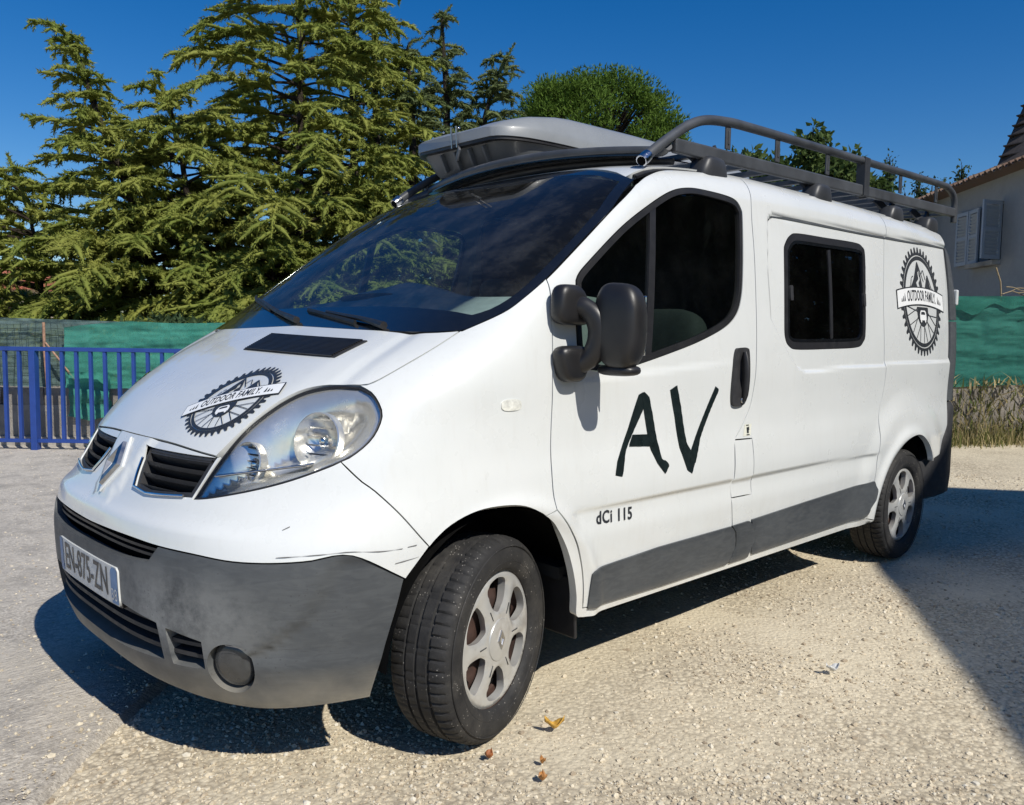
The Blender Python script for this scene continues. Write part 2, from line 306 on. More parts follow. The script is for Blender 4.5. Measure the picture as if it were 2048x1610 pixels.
TR = {
 'hl_in': [(-0.7051,-0.4691,0.7755),(-0.6756,-0.4757,0.821),(-0.6327,-0.4897,0.8865),(-0.5819,-0.5002,0.9467),(-0.5329,-0.5159,0.9927),(-0.4703,-0.5409,1.0395),(-0.419,-0.5772,1.0693),(-0.3699,-0.6475,1.0859),(-0.3352,-0.7183,1.0848)],
 'hl_out': [(-0.3352,-0.7183,1.0848),(-0.3241,-0.7663,1.0635),(-0.3221,-0.8038,1.019),(-0.3374,-0.8123,0.9792),(-0.3666,-0.8102,0.94),(-0.4109,-0.7955,0.9038),(-0.4712,-0.7614,0.8725),(-0.5484,-0.6999,0.8372),(-0.6172,-0.6233,0.8091),(-0.6786,-0.5284,0.7847),(-0.7051,-0.4691,0.7755)],
 'hood_front': [(-0.6375,-0.4765,0.8854),(-0.6656,-0.2494,0.8999),(-0.6722,0.0315,0.8997)],
 'hood_cut': [(-0.3347,-0.718,1.0853),(-0.3098,-0.7419,1.0927),(-0.2361,-0.769,1.134),(-0.1464,-0.7903,1.1832),(-0.0438,-0.801,1.2402)],
 'hood_rear': [(-0.0437,-0.8003,1.2406),(-0.1051,-0.6901,1.2348),(-0.1369,-0.405,1.2405),(-0.1225,-0.0277,1.2508)],
 'ws_edge': [(-0.0403,-0.8059,1.2403),(0.0828,-0.8536,1.2987),(0.1608,-0.8675,1.3491),(0.2416,-0.8728,1.4061),(0.3412,-0.8681,1.4811),(0.4507,-0.8591,1.5624),(0.5947,-0.8435,1.6673),(0.7447,-0.8179,1.7705)],
 'ws_glass': [(0.0174,-0.7859,1.2882),(0.0576,-0.8159,1.3047),(0.1151,-0.8371,1.3377),(0.1929,-0.8481,1.3918),(0.3695,-0.8412,1.522),(0.5486,-0.8185,1.654),(0.7081,-0.7871,1.7661)],
 'door_front': [(0.2416,-0.8728,1.4061),(0.2382,-0.8938,1.37),(0.2267,-0.9152,1.278),(0.2167,-0.9311,1.0957),(0.2155,-0.932,1.0194),(0.2062,-0.9377,0.8824),(0.2046,-0.9501,0.7762),(0.2129,-0.9526,0.7013)],
 'door_arch': [(0.2129,-0.9526,0.7013),(0.2666,-0.9485,0.649),(0.3188,-0.9434,0.5824),(0.3562,-0.9379,0.5049),(0.3797,-0.9303,0.4245),(0.391,-0.9205,0.3431)],
 'door_rear': [(1.2674,-0.9183,0.3276),(1.2877,-0.928,0.4036),(1.2523,-0.9441,0.5936),(1.2506,-0.9508,0.6746),(1.2572,-0.9454,0.8221),(1.3105,-0.9383,0.8772),(1.3821,-0.9334,0.9592),(1.4165,-0.9319,1.0632),(1.4297,-0.9261,1.1844),(1.4447,-0.907,1.387),(1.4612,-0.8802,1.5911),(1.4682,-0.859,1.7347),(1.4818,-0.8355,1.8398)],
 'door_win': [(0.3493,-0.9076,1.3762),(0.3621,-0.9009,1.4209),(0.4327,-0.8942,1.479),(0.6061,-0.8785,1.5998),(0.7771,-0.8647,1.6955),(0.9151,-0.854,1.7604),(1.029,-0.8482,1.7885),(1.1501,-0.8487,1.7939),(1.3263,-0.8515,1.7863),(1.3843,-0.8559,1.757),(1.3929,-0.8637,1.7018),(1.3577,-0.8941,1.4917),(1.3307,-0.9066,1.3905),(1.286,-0.9141,1.3229),(1.1976,-0.9191,1.2722),(1.0205,-0.9237,1.2175),(0.8407,-0.9266,1.1768),(0.6674,-0.9289,1.1418),(0.5597,-0.93,1.1223),(0.43,-0.9301,1.1201),(0.3559,-0.9282,1.1524),(0.34,-0.9207,1.2533)],
 'door_bar': [(0.7851,-0.8667,1.6819),(0.6889,-0.9272,1.1688)],
 'cut': [(-0.4375,-0.7819,0.8894),(-0.4011,-0.8255,0.8377),(-0.3744,-0.8481,0.8122),(-0.3195,-0.892,0.7452),(-0.2511,-0.9236,0.6571)],
 'arch_f': [(-0.2518,-0.9235,0.6588),(-0.1859,-0.9322,0.7053),(-0.1021,-0.9407,0.734),(-0.0125,-0.9478,0.7401),(0.0748,-0.9519,0.729),(0.1537,-0.9523,0.6956),(0.2189,-0.9483,0.6467),(0.2773,-0.9428,0.5732),(0.3199,-0.9365,0.4869),(0.3497,-0.9273,0.3969),(0.3631,-0.9175,0.3219)],
 'grey_top': [(-0.318,-0.9077,0.5779),(-0.4547,-0.8616,0.6549),(-0.555,-0.8057,0.6466),(-0.6287,-0.7454,0.6425),(-0.6936,-0.6683,0.6433),(-0.7484,-0.5655,0.652),(-0.7885,-0.4419,0.6559)],
 'grey_arch': [(-0.318,-0.9077,0.5779),(-0.3362,-0.8988,0.4991),(-0.368,-0.8746,0.3645),(-0.3854,-0.8421,0.2563)],
 'grey_bot': [(-0.3848,-0.8413,0.2532),(-0.4904,-0.7877,0.2464),(-0.6014,-0.6852,0.2303),(-0.6683,-0.6028,0.2387),(-0.7547,-0.4412,0.2781),(-0.8039,-0.2266,0.326),(-0.8129,-0.0641,0.3439)],
 'int_low': [(-0.7911,-0.4357,0.6526),(-0.8047,-0.4096,0.6123),(-0.8278,-0.2391,0.6003),(-0.8331,-0.0123,0.5993)],
 'int_up': [(-0.7885,-0.4419,0.6559),(-0.8138,-0.2766,0.6595),(-0.8237,-0.0719,0.6548)],
 'li_up': [(-0.8174,-0.3178,0.4612),(-0.7935,-0.4438,0.4455),(-0.7377,-0.5901,0.4251)],
 'li_low': [(-0.8157,-0.1874,0.3717),(-0.7816,-0.4348,0.3556),(-0.7657,-0.4707,0.3302),(-0.726,-0.5841,0.3485)],
 'fog': [(-0.6986,-0.656,0.4236),(-0.6648,-0.6864,0.3678),(-0.6591,-0.6623,0.2973),(-0.6777,-0.624,0.28),(-0.7089,-0.6024,0.3236),(-0.7224,-0.6059,0.3849)],
 'gr_near': [(-0.6844,-0.1176,0.8832),(-0.6356,-0.4818,0.8859),(-0.7045,-0.4676,0.7773),(-0.7386,-0.3453,0.7674),(-0.7514,-0.2681,0.7628),(-0.7524,-0.1766,0.7719),(-0.7267,-0.1456,0.8158)],
 'emblem': [(-0.6912,-0.004,0.8748),(-0.7302,-0.0703,0.8124),(-0.7695,-0.0526,0.7476),(-0.7309,0.0331,0.8115)],
 'emb_panel': [(-0.6907,0.0795,0.8752),(-0.6893,-0.0307,0.8774),(-0.7692,-0.0757,0.748),(-0.7808,0.006,0.7287)],
 'rub_door': [(0.404,-0.9199,0.3387),(0.3993,-0.934,0.4598),(0.421,-0.9351,0.4715),(0.7817,-0.9363,0.4857),(1.2583,-0.9364,0.4867),(1.2909,-0.9339,0.4592),(1.302,-0.9275,0.3991),(1.2636,-0.9184,0.3278),(0.8132,-0.9188,0.3307)],
 'rub_pil': [(1.264,-0.9365,0.4871),(1.3939,-0.9367,0.49),(1.437,-0.9342,0.4624),(1.457,-0.9276,0.3993),(1.4208,-0.9184,0.3283),(1.275,-0.9184,0.3283),(1.3119,-0.9273,0.3974),(1.2994,-0.9338,0.4578)],
 'rub_rear': [(1.415,-0.9368,0.4913),(1.903,-0.9379,0.5053),(2.5931,-0.9391,0.5211),(2.629,-0.9353,0.4736),(2.6176,-0.9301,0.4224),(2.556,-0.92,0.339),(1.9552,-0.9196,0.3364),(1.4505,-0.9194,0.3353)],
 'sill': [(0.398,-0.9153,0.3082),(1.2666,-0.9151,0.3066),(2.6518,-0.9132,0.2952)],
 'win2': [(1.7366,-0.8798,1.5939),(1.7568,-0.8723,1.6443),(1.8085,-0.8663,1.6841),(1.8859,-0.864,1.7),(2.1561,-0.8632,1.7055),(2.4737,-0.8624,1.7108),(2.5555,-0.8643,1.6978),(2.579,-0.87,1.6593),(2.5432,-0.8976,1.4638),(2.5139,-0.9192,1.2709),(2.483,-0.9233,1.2229),(2.4031,-0.9252,1.1974),(2.073,-0.9257,1.1898),(1.808,-0.9259,1.1879),(1.7354,-0.9251,1.1984),(1.6976,-0.9225,1.2328),(1.6968,-0.9148,1.3154)],
 'gutter': [(1.6138,-0.8592,1.7338),(1.6515,-0.8564,1.7536),(1.794,-0.8554,1.7602),(2.8427,-0.8536,1.7728),(3.8086,-0.8387,1.7995)],
 'recess': [(1.6023,-0.8608,1.7224),(1.5655,-0.8912,1.5134),(1.564,-0.9152,1.3123),(1.678,-0.9256,1.1915),(1.7907,-0.931,1.0988),(1.8506,-0.9314,1.087),(2.7309,-0.9308,1.1039),(3.6491,-0.9179,1.1158)],
 'seam': [(2.8432,-0.8538,1.7719),(2.7596,-0.9007,1.4392),(2.7315,-0.9307,1.1074),(2.7043,-0.9328,0.9768),(2.6336,-0.9427,0.8423),(2.6277,-0.9525,0.7413),(2.6172,-0.9503,0.6677),(2.6023,-0.9386,0.5137),(2.5759,-0.918,0.3254)],
 'rear_edge': [(3.7925,-0.8217,1.891),(3.8079,-0.8381,1.8044),(3.7678,-0.8592,1.5998),(3.6659,-0.8971,1.3572),(3.6495,-0.9184,1.1058),(3.6136,-0.9289,0.8672),(3.5838,-0.9343,0.5812),(3.3576,-0.9397,0.5497)],
 'arch_r': [(2.6563,-0.9158,0.3108),(2.6735,-0.9311,0.4315),(2.7306,-0.9408,0.5441),(2.8308,-0.9477,0.6408),(2.9259,-0.9523,0.6947),(3.0596,-0.953,0.7198),(3.1628,-0.9528,0.7066),(3.2704,-0.9488,0.6557),(3.3404,-0.9432,0.5978),(3.3576,-0.9397,0.5497)],
 'moulding': [(0.2969,-0.9518,0.6865),(0.5614,-0.9515,0.6823),(1.2322,-0.9508,0.6746),(2.5624,-0.9502,0.6675)],
 'flap': [(1.2518,-0.944,0.8328),(1.3867,-0.9446,0.8287),(1.3939,-0.9519,0.7529),(1.3963,-0.9526,0.702),(1.4034,-0.9444,0.5979),(1.2486,-0.9447,0.6016),(1.24,-0.9492,0.656),(1.2497,-0.9517,0.6861)],
 'sticker': [(1.3387,-0.9373,0.8879),(1.3915,-0.9373,0.8877),(1.3769,-0.9427,0.8418),(1.3206,-0.9428,0.841)],
 'handle': [(1.2625,-0.9264,1.1806),(1.2942,-0.9255,1.1926),(1.3416,-0.9256,1.1914),(1.3565,-0.9272,1.1692),(1.3546,-0.932,1.0464),(1.3281,-0.9327,0.9803),(1.2966,-0.9332,0.9651),(1.2448,-0.9331,0.9676),(1.231,-0.9323,0.9956),(1.2396,-0.9312,1.0936)],
 'A1': [(0.6462,-0.932,1.0334),(0.6763,-0.932,1.044),(0.7063,-0.9321,1.0256),(0.6518,-0.9337,0.9534),(0.5887,-0.9387,0.8733),(0.5682,-0.9424,0.8438),(0.5462,-0.9511,0.7642),(0.5073,-0.9505,0.7725),(0.5209,-0.9461,0.8173),(0.5871,-0.9351,0.9205)],
 'A2': [(0.6617,-0.932,1.0381),(0.7053,-0.9321,1.0268),(0.7271,-0.9334,0.9597),(0.7469,-0.9383,0.877),(0.7692,-0.948,0.8002),(0.7921,-0.9484,0.7959),(0.8122,-0.95,0.7774),(0.7863,-0.9521,0.748),(0.741,-0.9488,0.7909),(0.7064,-0.9426,0.8425),(0.6866,-0.9347,0.9298)],
 'A3': [(0.6117,-0.9364,0.8998),(0.7363,-0.9369,0.893),(0.7374,-0.9415,0.8507),(0.5874,-0.94,0.8619)],
 'V1': [(0.8285,-0.932,1.0428),(0.8717,-0.9319,1.0598),(0.8979,-0.9326,0.9839),(0.9286,-0.9421,0.8463),(0.9791,-0.9496,0.7822),(0.9538,-0.9528,0.7314),(0.9229,-0.9522,0.7461),(0.8794,-0.9439,0.8335),(0.8572,-0.9339,0.9468)],
 'V2': [(1.1242,-0.932,1.0471),(1.15,-0.932,1.0337),(1.0897,-0.9335,0.9569),(1.0162,-0.9407,0.8566),(0.9751,-0.9508,0.7683),(0.945,-0.9506,0.7712),(0.9408,-0.9474,0.8057),(1.0153,-0.9362,0.9029),(1.0789,-0.9325,0.9869)],
 'badge': [(0.4381,-0.9471,0.6331),(0.6027,-0.9465,0.6262)],
 'repeater': [(0.0119,-0.9228,1.0286),(0.0855,-0.9286,1.0255),(0.0467,-0.926,1.0447),(0.0472,-0.9263,1.0081)],
 'vent': [(-0.2989,0.0428,1.1639),(-0.1883,0.0577,1.2172),(-0.1974,-0.5548,1.2023),(-0.2968,-0.5313,1.1527)],
 'logo_h': [(-0.5966,-0.1747,0.9778),(-0.4626,-0.4746,1.0568),(-0.3886,-0.2378,1.115),(-0.6242,-0.3757,0.9315),(-0.5329,-0.3412,1.0208)],
 'logo_s': [(2.9704,-0.901,1.4369),(3.6052,-0.8864,1.473),(3.3548,-0.8548,1.7541),(3.2196,-0.9287,1.1448),(2.9158,-0.9013,1.4348),(3.6516,-0.8852,1.4631)],
 'wiper1': [(-0.0653,-0.0868,1.2843),(-0.0906,-0.2728,1.2685),(-0.1336,-0.5157,1.2378)],
 'wiper2': [(0.0644,0.6542,1.3546),(-0.0396,0.3234,1.2998),(-0.1171,0.0256,1.2538)],
 'crease_b': [(-0.486,-0.8478,0.6402),(-0.5168,-0.8335,0.5731),(-0.5561,-0.8058,0.4949),(-0.6276,-0.7387,0.4188),(-0.6723,-0.6807,0.3808)],
 'door_crease': [(0.2327,-0.9319,1.0493),(0.4412,-0.9311,1.0977)],
 'scratch1': [(-0.6136,-0.756,0.6564),(-0.5671,-0.794,0.6597),(-0.5258,-0.8219,0.6619),(-0.4592,-0.8578,0.6653),(-0.3869,-0.8882,0.6601),(-0.3276,-0.9063,0.6615)],
 'scratch2': [(-0.3137,-0.9098,0.6639),(-0.2883,-0.9158,0.6662)],
 'scratch3': [(-0.348,-0.901,0.6236),(-0.3137,-0.91,0.6287),(-0.2809,-0.9173,0.6339)],
 'scratch4': [(-0.5863,-0.7406,0.7205),(-0.5786,-0.7447,0.7253),(-0.5703,-0.7503,0.7289)],
 'scratch5': [(-0.7011,-0.6522,0.4231),(-0.6864,-0.6725,0.4211),(-0.6702,-0.6921,0.4159)],
}
# ---------------------------------------------------------------- materials
class NT:
    def __init__(s,name):
        s.m=bpy.data.materials.new(name); s.m.use_nodes=True; s.t=s.m.node_tree; s.t.nodes.clear()
        s.out=s.n('ShaderNodeOutputMaterial'); s.b=None
    def n(s,t,**k):
        x=s.t.nodes.new(t)
        for a,v in k.items():
            if a.startswith('i_'):
                x.inputs[a[2:].replace('_',' ')].default_value=v
            else: setattr(x,a,v)
        return x
    def l(s,a,b): s.t.links.new(a,b)
    def bsdf(s,**k):
        s.b=s.n('ShaderNodeBsdfPrincipled'); s.l(s.b.outputs[0],s.out.inputs[0])
        for a,v in k.items(): s.b.inputs[a.replace('_',' ')].default_value=v
        return s.b
    def coord(s,kind='Object'):
        return s.n('ShaderNodeTexCoord').outputs[kind]
    def noise(s,scale,detail=4,rough=.55,vec=None,dist=0.):
        x=s.n('ShaderNodeTexNoise'); x.inputs['Scale'].default_value=scale; x.inputs['Detail'].default_value=detail; x.inputs['Roughness'].default_value=rough; x.inputs['Distortion'].default_value=dist
        s.l(vec if vec is not None else s.coord(),x.inputs['Vector']); return x.outputs['Fac']
    def vor(s,scale,vec=None,feature='F1',out='Distance'):
        x=s.n('ShaderNodeTexVoronoi'); x.feature=feature; x.inputs['Scale'].default_value=scale
        s.l(vec if vec is not None else s.coord(),x.inputs['Vector']); return x.outputs[out]
    def ramp(s,fac,stops):
        r=s.n('ShaderNodeValToRGB'); e=r.color_ramp.elements
        while len(e)<len(stops): e.new(.5)
        for k,(p,c) in enumerate(stops):
            e[k].position=p; e[k].color=(c,c,c,1) if isinstance(c,(int,float)) else (*c,1)
        s.l(fac,r.inputs[0]); return r.outputs[0]
    def mix(s,fac,a,b,mode='MIX'):
        x=s.n('ShaderNodeMix',data_type='RGBA',blend_type=mode)
        for v,i in ((fac,0),(a,6),(b,7)):
            if hasattr(v,'is_linked') or isinstance(v,bpy.types.NodeSocket): s.l(v,x.inputs[i])
            elif isinstance(v,(int,float)): x.inputs[i].default_value=v if i==0 else (v,v,v,1)
            else: x.inputs[i].default_value=(*v,1)
        return x.outputs[2]
    def math(s,op,a,b=0.,clamp=False):
        x=s.n('ShaderNodeMath',operation=op,use_clamp=clamp)
        for k,v in enumerate((a,b)):
            if isinstance(v,bpy.types.NodeSocket): s.l(v,x.inputs[k])
            else: x.inputs[k].default_value=v
        return x.outputs[0]
    def bump(s,h,strength=.3,dist=.01):
        x=s.n('ShaderNodeBump'); x.inputs['Strength'].default_value=strength; x.inputs['Distance'].default_value=dist
        s.l(h,x.inputs['Height']); s.l(x.outputs[0],s.b.inputs['Normal']); return x
    def base(s,c): s.l(c,s.b.inputs['Base Color'])
    def rough(s,c): s.l(c,s.b.inputs['Roughness'])
    def sep(s,vec):
        x=s.n('ShaderNodeSeparateXYZ'); s.l(vec,x.inputs[0]); return x.outputs
def simple(name,col,rough=.5,metal=0.,var=.15,scale=30.,bump=0.,bscale=200.,spec=.5,coat=0.):
    m=NT(name); m.bsdf(Roughness=rough,Metallic=metal,Specular_IOR_Level=spec,Coat_Weight=coat,Coat_Roughness=.05)
    f=m.noise(scale,5,.6)
    m.base(m.mix(m.ramp(f,[(.3,0.),(.7,1.)]),tuple(c*(1-var) for c in col),tuple(min(1,c*(1+var)) for c in col)))
    m.rough(m.ramp(m.noise(scale*.7,4),[(.3,max(0,rough-.08)),(.7,min(1,rough+.08))]))
    if bump>0: m.bump(m.noise(bscale,3),bump,.002)
    return m.m
def paint_material():
    m=NT('white paint'); b=m.bsdf(Coat_Weight=.8,Coat_Roughness=.035,Specular_IOR_Level=.5)
    v=m.coord(); s=m.sep(v)
    base=m.mix(m.ramp(m.noise(2.2,5,.6),[(.3,0.),(.75,1.)]),(.675,.695,.68),(.725,.74,.725))
    # road dirt towards the sill, thin runs and specks
    low=m.ramp(s[2],[(.24,1.),(.62,0.)])
    st=m.n('ShaderNodeMapping'); st.inputs['Scale'].default_value=(14,14,1.6); m.l(v,st.inputs[0])
    runs=m.ramp(m.noise(3.,6,.7,st.outputs[0]),[(.52,0.),(.72,1.)])
    grime=m.math('MULTIPLY',low,m.ramp(m.noise(9,6,.7),[(.38,0.),(.75,1.)]))
    c=m.mix(m.math('MULTIPLY',grime,.5),base,(.42,.36,.27))
    c=m.mix(m.math('MULTIPLY',runs,.10),c,(.45,.42,.36))
    chips=m.math('MULTIPLY',m.ramp(m.vor(26.),[(.0,1.),(.035,0.)]),m.ramp(m.noise(3.5,2),[(.55,0.),(.62,1.)]))
    c=m.mix(chips,c,(.06,.055,.05)); m.base(c)
    m.rough(m.ramp(m.noise(6,5),[(.3,.24),(.7,.38)]))
    m.bump(m.noise(2.6,2),.02,.012)
    return m.m
def plastic_grey():
    m=NT('weathered grey plastic'); m.bsdf(Specular_IOR_Level=.4)
    v=m.coord(); s=m.sep(v)
    st=m.n('ShaderNodeMapping'); st.inputs['Scale'].default_value=(6,6,26); m.l(v,st.inputs[0])
    base=m.mix(m.ramp(m.noise(2.5,6,.65),[(.3,0.),(.7,1.)]),(.045,.050,.056),(.080,.087,.093))
    wav=m.ramp(m.noise(2.,3,.5,st.outputs[0],1.5),[(.4,0.),(.65,1.)])
    c=m.mix(m.math('MULTIPLY',wav,.15),base,(.17,.18,.18))
    # bleached, rubbed belt low on the front bumper
    d=m.n('ShaderNodeVectorMath',operation='SUBTRACT'); m.l(v,d.inputs[0]); d.inputs[1].default_value=(-.77,-.47,.47)
    sc=m.n('ShaderNodeVectorMath',operation='MULTIPLY'); m.l(d.outputs[0],sc.inputs[0]); sc.inputs[1].default_value=(1.8,2.2,5.)
    ln=m.n('ShaderNodeVectorMath',operation='LENGTH'); m.l(sc.outputs[0],ln.inputs[0])
    rub=m.math('MULTIPLY',m.ramp(ln.outputs['Value'],[(.15,1.),(.85,0.)]),m.ramp(m.noise(7,7,.75),[(.30,0.),(.56,1.)]))
    c=m.mix(m.math('MULTIPLY',rub,.55),c,(.40,.41,.40))
    spots=m.math('MULTIPLY',m.ramp(m.vor(55.),[(.08,1.),(.16,0.)]),m.ramp(m.noise(5,3),[(.5,0.),(.6,1.)]))
    c=m.mix(m.math('MULTIPLY',spots,.6),c,(.05,.05,.055))
    sm=m.n('ShaderNodeMapping'); sm.inputs['Scale'].default_value=(1.2,1.2,30); sm.inputs['Rotation'].default_value=(0.25,.2,0); m.l(v,sm.inputs[0])
    scr=m.math('MULTIPLY',m.ramp(m.noise(4.,2,.5,sm.outputs[0],.3),[(.495,0.),(.5,1.),(.505,0.)]),m.ramp(m.noise(4.,2),[(.52,0.),(.6,1.)]))
    c=m.mix(m.math('MULTIPLY',scr,.55),c,(.03,.03,.03))
    dust=m.math('MULTIPLY',m.ramp(s[2],[(.24,1.),(.36,0.)]),m.noise(12,5))
    c=m.mix(dust,c,(.40,.36,.28)); m.base(c)
    m.rough(m.ramp(m.noise(9,5),[(.3,.42),(.7,.62)])); m.bump(m.noise(420,3),.18,.001)
    return m.m
def glass_mat(name,tint,ior=1.5,rough=0.,dust=0.):
    m=NT(name)
    tr=m.n('ShaderNodeBsdfTransparent'); tr.inputs[0].default_value=(*tint,1)
    gl=m.n('ShaderNodeBsdfGlossy'); gl.inputs['Roughness'].default_value=rough
    fr=m.n('ShaderNodeFresnel'); fr.inputs['IOR'].default_value=ior
    mx=m.n('ShaderNodeMixShader'); m.l(fr.outputs[0],mx.inputs[0]); m.l(tr.outputs[0],mx.inputs[1]); m.l(gl.outputs[0],mx.inputs[2])
    if dust>0:
        df=m.n('ShaderNodeBsdfDiffuse'); df.inputs[0].default_value=(.5,.5,.48,1)
        f=m.math('MULTIPLY',m.ramp(m.noise(6,6,.7),[(.45,.15),(.8,1.)]),dust)
        m2=m.n('ShaderNodeMixShader'); m.l(f,m2.inputs[0]); m.l(mx.outputs[0],m2.inputs[1]); m.l(df.outputs[0],m2.inputs[2]); mx=m2
    m.l(mx.outputs[0],m.out.inputs[0]); return m.m
M={}
M['paint']=paint_material(); M['plastic']=plastic_grey()
M['black']=simple('black trim plastic',(.018,.018,.02),.45,bump=.08,bscale=500)
M['blackdull']=simple('dull black plastic',(.028,.028,.03),.6,var=.25,bump=.15,bscale=400)
M['mirror_plastic']=simple('dark mirror plastic',(.017,.0165,.0175),.40,var=.2,scale=12,bump=.1,bscale=600)
M['gloss']=simple('gloss black',(.008,.009,.011),.12,coat=.5)
M['rubber']=simple('rubber seal',(.012,.012,.013),.55)
M['chrome']=simple('chrome',(.72,.73,.75),.10,metal=1.,var=.05)
M['chromedark']=simple('worn chrome',(.46,.46,.46),.34,metal=1.,var=.2)
M['ws']=glass_mat('windscreen glass',(.80,.90,.88),1.33,dust=.075)  # dust layer doubles as a painted pale veil of reflection over the dash
M['sideglass']=glass_mat('side window glass',(.58,.67,.65),1.5,dust=.008)
M['darkglass']=glass_mat('tinted window glass',(.10,.085,.08),1.5,dust=.01)
M['lens']=glass_mat('headlamp lens',(.95,.96,.96),1.33,dust=.03)
M['reflector']=simple('lamp reflector',(.84,.82,.77),.22,metal=.75,var=.03)
M['amber']=simple('amber bulb',(.55,.10,.03),.3)
M['lampwhite']=simple('repeater lens',(.72,.72,.66),.15,coat=.6,var=.25,scale=60)
M['tape']=simple('black adhesive tape',(.010,.016,.016),.32,var=.3,scale=40,bump=.25,bscale=60)
M['ink']=simple('dark grey vinyl print',(.030,.033,.038),.4)
M['vinyl']=simple('white vinyl',(.84,.85,.84),.3,var=.02)
M['plate']=simple('number plate white',(.62,.63,.61),.35,var=.08)
M['platebl']=simple('number plate blue',(.10,.22,.42),.4)
M['sticker']=simple('cream sticker',(.70,.70,.60),.4,var=.05)
M['dash']=simple('grey green dashboard',(.36,.40,.385),.6,var=.1,bump=.1)
M['cabin']=simple('dark cabin trim',(.016,.017,.017),.8)
M['seat']=simple('seat cloth',(.028,.037,.034),.85,bump=.2,bscale=300)
M['cabinlight']=simple('light grey pillar trim',(.30,.33,.34),.7)
M['rack']=simple('powder coated rack steel',(.060,.064,.070),.42,var=.3,scale=7,bump=.06,bscale=90)
M['rackdark']=simple('dark rack steel',(.035,.037,.041),.5,var=.3,scale=8)
M['foil']=simple('crinkled foil tape',(.62,.62,.63),.22,metal=1.,bump=1.0,bscale=70)
M['box']=simple('grey roof box plastic',(.235,.25,.262),.34,var=.12,scale=3.,coat=.15,bump=.05,bscale=300)
M['fog']=simple('dull fog lamp glass',(.055,.058,.06),.28,var=.25,scale=40,coat=.3)
M['scratch']=simple('scratch',(.16,.155,.15),.6)
M['boxdark']=simple('roof box base',(.115,.123,.13),.4,var=.12,scale=5.)
def tyre_mat():
    m=NT('tyre rubber'); m.bsdf(Roughness=.72,Specular_IOR_Level=.35)
    c=m.mix(m.ramp(m.noise(18,6,.7),[(.3,0.),(.7,1.)]),(.016,.016,.017),(.036,.035,.034))
    g=m.math('MULTIPLY',m.ramp(m.vor(95.),[(.10,1.),(.22,0.)]),m.ramp(m.noise(20,4),[(.50,0.),(.56,1.)]))
    c=m.mix(m.math('MULTIPLY',g,.75),c,(.34,.32,.29)); 
    d=m.ramp(m.noise(5,6,.7),[(.5,0.),(.8,1.)]); c=m.mix(m.math('MULTIPLY',d,.35),c,(.17,.155,.13)); m.base(c); m.bump(m.noise(160,4),.3,.003); return m.m
M['tyre']=tyre_mat()
def trim_mat():
    m=NT('silver wheel trim'); m.bsdf(Roughness=.35,Metallic=.35,Coat_Weight=.3)
    c=m.mix(m.ramp(m.noise(10,5),[(.3,0.),(.7,1.)]),(.46,.46,.44),(.60,.60,.575))
    d=m.ramp(m.noise(7,7,.75),[(.52,0.),(.78,1.)]); c=m.mix(m.math('MULTIPLY',d,.55),c,(.20,.13,.08)); m.base(c); return m.m
M['trim']=trim_mat()
M['rust']=simple('rusty steel',(.05,.026,.019),.7,var=.5,scale=14)
M['dark']=simple('underbody black',(.008,.008,.008),1.,spec=0.)
# ---------------------------------------------------------------- van
side_r = None
def A(*names): return [np.array(TR[n]) if isinstance(n,str) else np.array(n) for n in names]
def q_side(P): P=np.asarray(P); return P[:,[0,2]]
def q_front(P): P=np.asarray(P); return P[:,[1,2]]
def q_rad(P): P=np.asarray(P); return np.stack([np.arctan2(-P[:,1],AX-P[:,0]),P[:,2]],1)
def q_top(P): P=np.asarray(P); return P[:,[0,1]]
def loop(segs, q, step=.018, smooth=True):
    out=[]
    for s in segs:
        s=q(np.asarray(s,float)); c=resample(catmull(s,10) if (smooth and len(s)>2) else s,step); out.append(c[:-1])
    return np.vstack(out)
def closed(P, q, step=.015): return resample(np.vstack([(c:=catmull(q(np.asarray(P,float)),10,True)),c[:1]]),step)[:-1]
def mir(P): return (np.asarray(P)*[1,-1,1])[::-1]
def sstep(t): t=np.clip(t,0,1); return t*t*(3-2*t)
RECESS=np.vstack([np.array(TR['recess'])[:,[0,2]],[[3.80,1.115],[3.84,1.79]],np.array(TR['gutter'])[::-1][:,[0,2]]])
GUT=np.vstack([np.array(TR['gutter'])[:4][:,[0,2]],[[3.85,1.80]]])
def d_flank(P):
    x,z=P[:,0],P[:,2]; q=np.stack([x,z],1); d=np.zeros(len(P))
    zm=.688-.0085*x; s=zm-z; fx=sstep((x-.27)/.08)*(1-sstep((x-2.56)/.10))
    d+=-.010*sstep(s/.014)*(1-sstep((s-.014)/.10))*fx
    m=(x>1.4)
    if m.any():
        sd=pdist(q[m],RECESS)*np.where(inside(q[m],RECESS),1,-1)
        d[m]+=-.013*sstep((sd+.004)/.016)
        d[m]+=-.010*np.exp(-(pdist(q[m],GUT,False)/.007)**2)
    r=np.hypot(x-.04,z-.325); d+=.013*np.exp(-((r-.40)/.030)**2)*(z>.3)*sstep((.75-np.abs(x-.04))/.2)
    r=np.hypot(x-3.03,z-.325); d+=.016*np.exp(-((r-.40)/.035)**2)*(z>.3)+.012*sstep((.66-r)/.14)
    # waist swage under the door glass
    sw=1.085+.10*np.clip((x-.25),0,3)*.55; fx2=sstep((x-.2)/.1)*(1-sstep((x-.9)/.5))
    d+=-.006*sstep((z-sw)/.03+.5)*fx2
    return d
def d_front(P):
    z=P[:,2]; y=P[:,1]
    d=.012*np.exp(-((z-.695)/.022)**2)*sstep((.80-np.abs(y))/.3)
    return d
van=empty('van',(0,0,0),'white panel van parked on gravel with black letters AV taped on its door','van')
paint=M['paint']
T=TR
ws_c=np.array([.856,0,1.892])
